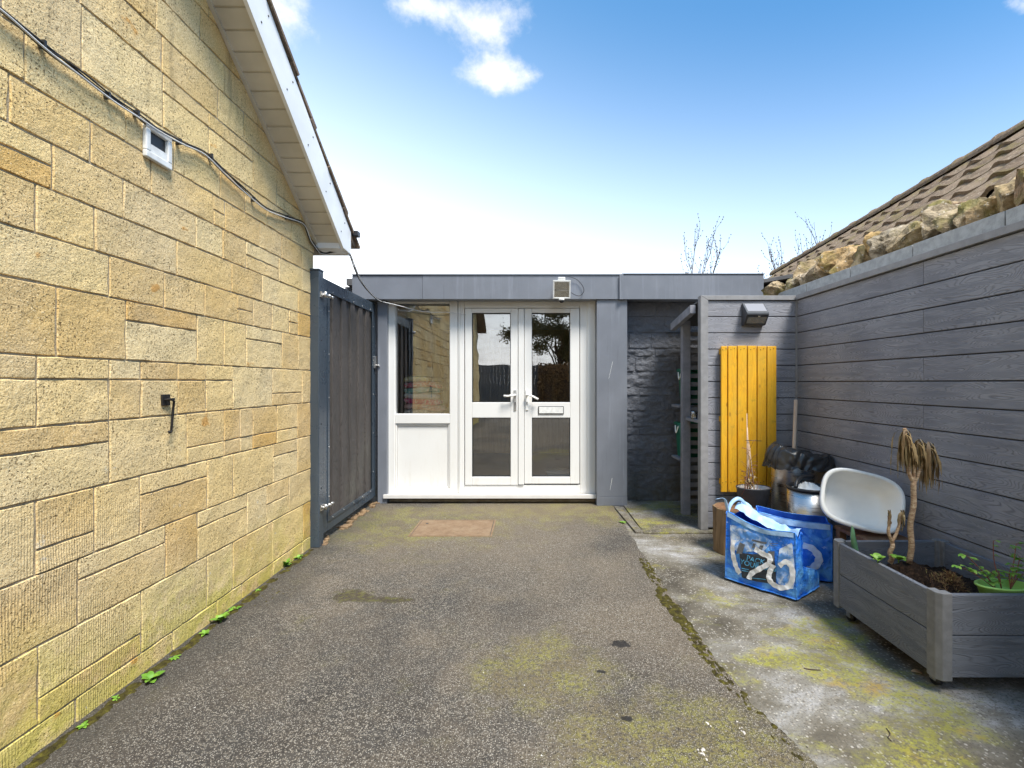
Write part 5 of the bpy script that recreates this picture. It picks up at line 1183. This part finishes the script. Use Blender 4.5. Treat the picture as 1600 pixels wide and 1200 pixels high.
# printing, placed on the front face through its own outline (crop pixels -> face u, v)
QUAD = [(165,880),(805,1095),(845,520),(190,330)]
def inv(px, py, quad=QUAD):
    u = v = .5
    for _ in range(20):
        a, c, d_, e_ = quad
        fx_ = (1-u)*(1-v)*a[0]+u*(1-v)*c[0]+u*v*d_[0]+(1-u)*v*e_[0]-px; fy_ = (1-u)*(1-v)*a[1]+u*(1-v)*c[1]+u*v*d_[1]+(1-u)*v*e_[1]-py
        dxu = (1-v)*(c[0]-a[0])+v*(d_[0]-e_[0]); dxv = (1-u)*(e_[0]-a[0])+u*(d_[0]-c[0]); dyu = (1-v)*(c[1]-a[1])+v*(d_[1]-e_[1]); dyv = (1-u)*(e_[1]-a[1])+u*(d_[1]-c[1])
        det = dxu*dyv-dxv*dyu; u -= (fx_*dyv-fy_*dxv)/det; v -= (dxu*fy_-dyu*fx_)/det
    return u, v
def decal(polys, mat, name, off, par, bagx=bag1, side=0, quad=QUAD):
    bm = bmesh.new()
    for pl_ in polys:
        vs = [bm.verts.new((p[0], p[1], 0)) for p in pl_]
        try: bm.faces.new(vs)
        except ValueError: pass
    for ax in (0, 1):
        n_ = 40
        for i in range(1, n_*3):
            co = [0,0,0]; co[ax] = i*1200/(n_*3)+.37; no = [0,0,0]; no[ax] = 1
            bmesh.ops.bisect_plane(bm, geom=bm.verts[:]+bm.edges[:]+bm.faces[:], plane_co=co, plane_no=no)
    bm.verts.index_update(); b = MB(); vs = []
    for v_ in bm.verts:
        u, v = inv(v_.co.x, v_.co.y, quad); vs.append(bagx.pt(side, u, v, off))
    b.add(vs, [tuple(q.index for q in f.verts) for f in bm.faces], None, True); bm.free(); return b.build(name, mat, par, fix=False)
def ribbon(ctrl, w_):
    P_ = smooth([Vector((a, c_, 0)) for a, c_ in ctrl], 10); out = []
    for i in range(len(P_)-1):
        d0 = (P_[min(i+1,len(P_)-1)]-P_[max(i-1,0)]).normalized(); d1 = (P_[min(i+2,len(P_)-1)]-P_[i]).normalized()
        k0 = 1+.10*math.sin(i*.8); k1 = 1+.10*math.sin((i+1)*.8)
        s0_ = Vector((-d0.y,d0.x,0))*w_/2*k0; s1_ = Vector((-d1.y,d1.x,0))*w_/2*k1; out.append([tuple((P_[i]-s0_).xy), tuple((P_[i]+s0_).xy), tuple((P_[i+1]+s1_).xy), tuple((P_[i+1]-s1_).xy)])
    return out
mw = NM('white airbrushed print'); nn = mw.noise(14, 5, .7, .6); M_WASH = mw.done(mw.mix(mw.ss(nn, .42, .62), (.10,.30,.74), (.66,.76,.90)), .4)
decal([[(225,440),(330,440),(560,500),(640,560),(560,640),(300,660),(230,620)]], M_WASH, 'printed_wash', .0022, t1)
decal([[(700,640),(815,600),(818,900),(790,1000),(690,1010),(650,900)]], M_WASH, 'printed_wash', .0022, t1)
decal([[(318,668),(480,672),(640,668),(655,700),(648,960),(600,950),(450,920),(335,885)]], M_INK, 'printed_letter', .0032, t1)
decal([[(325,575),(380,590),(345,676),(285,676)],[(450,535),(590,565),(580,582),(445,550)],[(460,572),(482,576),(468,617),(443,612)],[(520,590),(556,592),(535,650),(505,640)],[(600,645),(658,652),(646,762),(600,745)]], M_INKG, 'printed_letter', .0044, t1)
decal([[(612,572),(690,586),(690,591),(612,577)],[(625,596),(682,604),(682,608),(625,600)]], M_INKG, 'printed_small_text', .0044, t1)
def text_polys(txt, x, y, size, ang, squash=1.0):
    cu = bpy.data.curves.new('t', 'FONT'); cu.body = txt; cu.size = 1; cu.resolution_u = 3; o = bpy.data.objects.new('t', cu); COL.objects.link(o); bpy.context.view_layer.update()
    me = o.to_mesh(); out = []
    ca, sa = math.cos(ang), math.sin(ang)
    for f in me.polygons:
        pl_ = []
        for i in f.vertices:
            q = me.vertices[i].co; X, Y = q.x*size*squash, -q.y*size; pl_.append((x + X*ca - Y*sa, y + X*sa + Y*ca))
        out.append(pl_)
    o.to_mesh_clear(); bpy.data.objects.remove(o); bpy.data.curves.remove(cu); return out
decal(text_polys('PACK', 383, 726, 66, R(13), 1.08), M_CYAN, 'lettering', .0044, t1)
decal(text_polys('YOUR BAG', 318, 762, 66, R(13), 1.06), M_CYAN, 'lettering', .0044, t1)
decal([[(335,800),(405,812),(405,817),(335,805)],[(335,818),(400,829),(400,833),(335,822)],[(430,885),(560,905),(560,911),(430,891)]], M_CYAN, 'lettering', .0044, t1)
decal(ribbon([(262,560),(250,640),(262,730),(285,800),(318,850)], 46), M_WHITEP, 'printed_stroke', .0058, t1)
decal(ribbon([(470,620),(550,668),(610,700),(600,755),(520,800),(430,850),(405,900)], 48), M_WHITEP, 'printed_stroke', .0058, t1)
decal(ribbon([(640,775),(605,830),(590,890),(615,945),(680,985),(755,975),(795,900),(790,800),(745,760),(690,790)], 46), M_WHITEP, 'printed_stroke', .0058, t1)
# upright seam side + ring on the rear bag
Q2 = [(300,880),(1095,860),(1105,430),(300,330)]
ring = ribbon([(880,600),(940,620),(985,690),(975,760),(920,820),(860,830)], 55)
decal(ring, M_WHITEP, 'printed_ring', .004, t2, bag2, 0, [(560,950),(1060,905),(1105,410),(560,330)])

# ------------------------------------------------------------------ log, pot with dead stems, bins, basin
t = thing('log_stump', 'weathered brown log standing between the screen and the blue bags', 'log', (1.56, 3.46, 0))
b = MB(); 
def lg(u, v):
    a_ = u*2*math.pi; r_ = .165*(1+.05*fbm((math.cos(a_)*2, math.sin(a_)*2, v*1.5), 2)+.02*math.sin(a_*9+v)); return Vector((1.56+r_*math.cos(a_), 3.46+r_*math.sin(a_)*.9, -.01+.335*v))
b.grid(lg, 48, 8); b.add([lg(i/48,1) for i in range(48)], [tuple(range(48))]); b.build('bark', M_LOG, t, fix=False)
b = MB(); b.lathe([(0,.3265),(.10,.3272),(.152,.3262)], (1.56,3.46,0), 36, 1, .9); b.build('cut_face', M_BROWN, t)
ctp = Vector(((1177-VX)*3.50/F, 3.50, .328))
t = thing('oval_pot', 'dark grey oval pot of dead stems in front of the yellow boards', 'pot', ctp)
b = MB(); b.lathe([(0,0),(.088,0),(.094,.006),(.118,.13),(.121,.135),(.121,.142),(.113,.142),(.108,.12)], ctp, 40, 1.06, .8); b.build('pot', M_POTG, t)
b = MB(); b.lathe([(.1075,.121),(.1125,.138),(.109,.1385),(.104,.116),(0,.110)], ctp, 40, 1.06, .8); b.build('pale_filling', M_STONEIN, t)
t = thing('dead_stems', 'thin dead climbing plant tied to pale canes in the oval pot', 'plant', ctp+Vector((0,0,.12)))
b = MB(); zz = ctp.z+.10
for (bx, tx, ty) in ((1168,1167,646),(1172,1168,668),(1179,1170,690),(1163,1172,700)): b.tube([P(bx,770,3.50), P((bx+tx)/2,(770+ty)/2,3.5), P(tx,ty,3.5)], [.0045,.004,.002], 6)
b.build('cane', M_HANDLE, t)
b = MB(); b.tube([P(1165,688,3.49),P(1190,689,3.49)], .0022, 5); b.build('cane_tie', M_BLACK, t); b = MB(); random.seed(71)
for i in range(50):
    p = P(1172+random.gauss(0,9), 752+random.gauss(0,14), 3.49+random.gauss(0,.03)); q = p + Vector((random.gauss(0,.03),random.gauss(0,.03),random.gauss(.0,.03))); b.tube([p,(p+q)/2+Vector((.008,0,.008)),q], .0018, 4)
for i in range(14):
    p = P(1172, 700+i*5, 3.49); q = P(1172+random.choice((-1,1))*random.uniform(4,16), 690+i*5+random.uniform(-8,8), 3.47); b.tube([p,(p+q)/2+Vector((0,0,.01)),q], .0013, 4)
each(b, 'twig', M_RED, t)
b = MB()
for i in range(50): 
    p = P(1170+random.gauss(0,8), 758+random.gauss(0,10), 3.47); leafblade(b, p, (random.uniform(-1,1),random.uniform(-1,1),random.uniform(-1,.5)), .022, .014)
b.build('shrivelled_leaves', M_DEAD, t, fix=False)

def bin_(name, lab, c, r, h, loc): return thing(name, lab, 'bin', c)
c1_ = Vector(((1238-VX)*3.52/F, 3.52, 0)); t = thing('steel_bin', 'tall brushed steel bin draped with a black liner in the corner', 'bin', c1_, 'steel kitchen bins')
b = MB(); b.lathe([(0,.004),(.145,.004),(.145,.62),(.150,.63),(.150,.66),(.135,.66),(.135,.05),(0,.05)], c1_, 48); b.build('body', M_STEEL, t)
b = MB(); b.lathe([(.147,.0),(.150,.004),(.150,.035),(.1455,.04)], c1_, 48); b.build('base_ring', M_BLACK, t)
t = thing('bin_liner', 'crumpled shiny black bin liner spilling over the tall steel bin', 'bin liner', c1_+Vector((0,0,.6)))
b = MB()
def lin(u, v):
    a_ = u*2*math.pi; k = v
    r_ = lerp(.03, .175, min(1,k*1.6)) + .05*max(0,k-.6); zz = .665 + .085*math.sin(min(1,k*1.25)*math.pi)*(1-.45*math.cos(a_)) - .10*max(0,k-.75)*4*.5
    r_ *= 1 + .38*max(0,math.cos(a_)) + .10*max(0,-math.cos(a_))
    w_ = .022*abs(math.sin(a_*8+5*k+3*fbm((math.cos(a_),math.sin(a_),k),1.2)))*k
    p = Vector((c1_.x + .02 + (r_+w_)*math.cos(a_), c1_.y + (r_+w_)*math.sin(a_)*.85, zz + w_*.6)); f_ = .020*fbm(p, 11, 4); return p + Vector((f_, f_*.5, f_*1.3))
b.grid(lin, 120, 30); b.build('liner', M_BLKBAG, t, fix=True)
b = MB(); b.grid(lambda u, v: Vector((c1_.x+.17+u*.13+.01*math.sin(v*9), c1_.y-.08+v*.10, .70-u*.07+.02*math.sin(v*5+u*4)+.012*fbm((u*3,v*3,1),2))), 18, 10); b.build('loose_corner', M_BLKBAG, t)
c2_ = Vector(((1263-VX)*3.2/F, 3.20, 0)); t = thing('steel_bin', 'shorter steel bin with black rim and open lid behind the blue bags', 'bin', c2_, 'steel kitchen bins')
b = MB(); b.lathe([(0,.004),(.132,.004),(.132,.525),(.122,.525),(.122,.03),(0,.03)], c2_, 48); b.build('body', M_STEEL, t)
b = MB(); b.lathe([(.121,.518),(.124,.54),(.138,.545),(.145,.535),(.137,.522),(.1335,.518)], c2_, 48); b.build('rim', M_BLACK, t)
b = MB(); b.tube(smooth([c2_+Vector((-.118,-.05,.545)), c2_+Vector((-.09,-.02,.585)), c2_+Vector((-.02,.03,.60)), c2_+Vector((.06,.05,.60))], 5), .014, 10); b.build('handle', M_BLACK, t)
t = thing('white_plastic_bag', 'white plastic bag bulging from the shorter steel bin', 'plastic bag', c2_+Vector((0,0,.5)))
b = MB(); b.grid(lambda u, v: c2_ + Vector(((.098*v+.012*fbm((u*6,v*4,2),1))*math.cos(u*6.2832), .098*v*math.sin(u*6.2832), .545 + .045*math.cos(v*1.5) + .02*fbm((math.cos(u*6.28)*2,math.sin(u*6.28)*2,v*3),1.5) - .03)), 48, 14); b.build('film', M_WHITE, t)

# broom
t = thing('broom', 'pale wooden broom handle leaning upright in the clad corner', 'broom', (2.09, 3.66, 0))
tp = P(1243.5, 625, 3.80); bt = Vector((P(1236,740,3.68).x, 3.68, .10)); b = MB(); b.tube([bt, lerp(bt,tp,.5), tp, tp+Vector((0,0,.003))], [.0135,.0135,.0135,.006], 12); b.build('handle', M_HANDLE, t)
b = MB(); b.box((bt.x-.12, bt.y-.025, .06), (bt.x+.12, bt.y+.025, .105)); b.build('head', M_HANDLE, t, bevel=.006)
b = MB(); b.box((bt.x-.115, bt.y-.022, .0), (bt.x+.115, bt.y+.022, .059)); b.build('bristles', M_DEAD, t)

# wooden stool and washing-up basin
t = thing('wooden_stool', 'old brown wooden stool wedged between the planter and the clad wall', 'stool', (2.02, 2.75, 0))
b = MB(); b.box((1.93, 2.60, .34), (2.20, 2.90, .365)); b.build('seat', M_BROWN, t, bevel=.004)
for x in (1.955, 2.165):
    for y in (2.625, 2.87): b = MB(); b.box((x-.022,y-.018,0),(x+.022,y+.018,.34)); b.build('leg', M_BROWN, t, bevel=.003)
b = MB(); b.box((1.98,2.615,.16),(2.14,2.632,.20)); b.build('rail', M_BROWN, t)
cb = P(1347, 781, 2.74)
t = thing('washing_up_basin', 'white plastic washing-up bowl tipped on its side facing the yard', 'basin', cb)
def basin_pt(a_, q, z_, sup=3.2):
    c_, s_ = math.cos(a_), math.sin(a_); ex = math.copysign(abs(c_)**(2/sup), c_); ey = math.copysign(abs(s_)**(2/sup), s_); return Vector((ex*q[0], ey*q[1], z_))
prof = [((.0,.0),-.125),((.145,.092),-.125),((.168,.112),-.118),((.180,.124),-.10),((.212,.146),.0),((.216,.150),.006),((.232,.166),.006),((.236,.170),.0),((.236,.170),-.016),((.230,.165),-.017),((.222,.156),-.005),((.188,.131),-.102),((.174,.118),-.125),((.15,.098),-.132),((0,0),-.132)]
Mb = Matrix.Translation(cb) @ Matrix.Rotation(R(-14), 4, 'Z') @ Matrix.Rotation(R(70), 4, 'X') @ Matrix.Rotation(R(-13), 4, 'Z') @ Matrix.Diagonal((.93,1.03,1,1))
b = MB(); N = 72; vs = [Mb @ basin_pt(2*math.pi*k/N+.001, q, z_) for q, z_ in prof for k in range(N)]
b.add(vs, [(i*N+k, i*N+(k+1) % N, (i+1)*N+(k+1) % N, (i+1)*N+k) for i in range(len(prof)-1) for k in range(N)], None, True); b.build('bowl', M_WHITE, t)

# ------------------------------------------------------------------ ground litter
def litter(name, lab, p, s_, mat, seed, cat):
    random.seed(seed); b = MB(); a_ = random.uniform(0,6.28); leafblade(b, Vector(p)+Vector((0,0,.004)), (math.cos(a_),math.sin(a_),.15), s_, s_*.5, .35); return tag(b.build(name, mat, solid=.0006, fix=False), lab, cat)
m_ = NM('tan fallen leaf'); M_TAN = m_.done(m_.mix(m_.noise(50,4), (.42,.28,.15), (.60,.44,.28)), .8)
litter('fallen_leaf', 'tan fallen leaf on the concrete near the planter corner', G(1424,1050,-.01), .055, M_TAN, 2, 'leaf')
b = MB(); b.tube(smooth([G(1256,1044,-.008), G(1268,1046,-.006), G(1282,1047,-.008)], 4), .0022, 5); tag(b.build('twig', M_TWIG), 'short dark twig lying on the concrete in front of the planter', 'twig')
b = MB(); b.tube(smooth([G(1385,1138,-.008), G(1391,1146,-.006), G(1388,1152,-.006), G(1393,1158,-.008)], 4), .0016, 5); tag(b.build('twig', M_TWIG), 'curled black twig on the concrete near the bottom right', 'twig')
random.seed(90)
for (x_, y_, n_, lb) in ((1098,1176,9,'largest white bird dropping streak on the asphalt near the bottom'),(1160,1139,6,'white dropping near the asphalt edge'),(1104,1131,3,'faint white dropping left of the asphalt edge')):
    b = MB(); c_ = G(x_, y_)
    for i in range(n_):
        p = c_ + Vector((random.gauss(0,.006), random.gauss(0,.018), .001)); r_ = random.uniform(.0015,.005); b.lathe([(0,.0016),(r_*.7,.0012),(r_,0)], p, 9, random.uniform(.6,1.2), random.uniform(.7,1.8))
    tag(b.build('bird_dropping', M_STONEIN), lb, 'bird dropping', 'droppings on the driveway')

# ------------------------------------------------------------------ behind the camera, seen mirrored in the door glass
t = thing('lane_fence', 'dark timber fence across the lane, mirrored in the left door', 'fence', (-3, -10.5, 0))
M_DFEN = mat_wood('dark fence timber', (.10,.115,.125), (.16,.165,.165)); b = MB(); random.seed(6); x = -9
while x < 9: b.box((x, -10.55+random.uniform(0,.01), 0), (x+.145, -10.52, 2.05+random.uniform(-.01,.01))); x += .15
b.build('boards', M_DFEN, t); b = MB(); b.box((-9,-10.6,.3),(9,-10.56,.4)); b.box((-9,-10.6,1.6),(9,-10.56,1.7)); b.build('rail', M_DFEN, t)
def hedge(x0, x1, y, h, w, n, seed):
    random.seed(seed); t = thing('beech_hedge', 'russet brown clipped hedge across the lane, mirrored in the right door', 'hedge', ((x0+x1)/2, y, 0)); b = MB()
    b.grid(lambda u, v: Vector((x0+(x1-x0)*u, y - (w*.42)*math.cos(v*math.pi) + .06*fbm((u*30,v*6,1),1), (h-.08)*math.sin(v*math.pi)**.35 + .05*fbm((u*40,v*5,8),1))), 120, 16); b.build('twiggy_core', M_TWIG, t, fix=False)
    b = MB()
    for i in range(n):
        x = random.uniform(x0, x1); v = random.random(); p = Vector((x, y + w*.5*random.uniform(.75,1.08) if v < .8 else y+random.uniform(-.5,.5)*w, h*random.random()**.8 if v < .8 else h*random.uniform(.95,1.06)))
        d_ = Vector((random.uniform(-1,1),random.uniform(-.2,1),random.uniform(-1,.6))).normalized(); w_ = d_.orthogonal().normalized()*.03; b.add([p-w_, p+d_*.05, p+w_, p-d_*.05], [(0,1,2,3)])
    b.build('foliage', M_BEECH, t, fix=False)
M_BEECH = mat_leaf('russet beech leaf', (.20,.11,.045), (.42,.27,.12))
hedge(.25, 9, -10.1, 2.0, .6, 9000, 13)
def leaftree(lab, x, y, h, cr_, seed, n):
    random.seed(seed); t = thing('leafy_tree', lab, 'tree', (x, y, 0), 'trees across the lane'); b = MB(); b.tube([(x,y,0),(x+.05,y,h*.3),(x,y+.05,h*.6)], [.16,.12,.07], 10)
    for i in range(9):
        a_ = i*.7*2; e_ = Vector((x+math.cos(a_)*cr_*.7, y+math.sin(a_)*cr_*.7, h*random.uniform(.6,.95))); s_ = Vector((x,y,h*random.uniform(.3,.55))); b.tube([s_, lerp(s_,e_,.5)+Vector((0,0,.1)), e_], [.05,.03,.01], 6)
    b.build('trunk', M_TWIG, t); b = MB()
    cl_ = [Vector((random.gauss(0,.5), random.gauss(0,.5), random.gauss(0,.45))) for _ in range(26)]
    for i in range(n):
        c_ = random.choice(cl_); p = Vector((x,y,h*.72)) + Vector((c_.x*cr_, c_.y*cr_, c_.z*h*.30)) + Vector((random.gauss(0,.13),random.gauss(0,.13),random.gauss(0,.12)))*cr_
        d_ = Vector((random.uniform(-1,1),random.uniform(-1,1),random.uniform(-1,.6))).normalized(); w_ = d_.orthogonal().normalized()*.035; b.add([p-w_, p+d_*.05, p+w_, p-d_*.05], [(0,1,2,3)])
    b.build('crown', M_DTREE, t, fix=False)
M_DTREE = mat_leaf('dark tree leaf', (.06,.065,.02), (.16,.14,.05))
leaftree('tall leafy tree across the lane, mirrored in the right door', 1.30, -11.6, 4.7, 1.5, 5, 15000)
leaftree('second leafy tree further along the lane', 4.6, -12.2, 4.8, 1.6, 7, 6000)
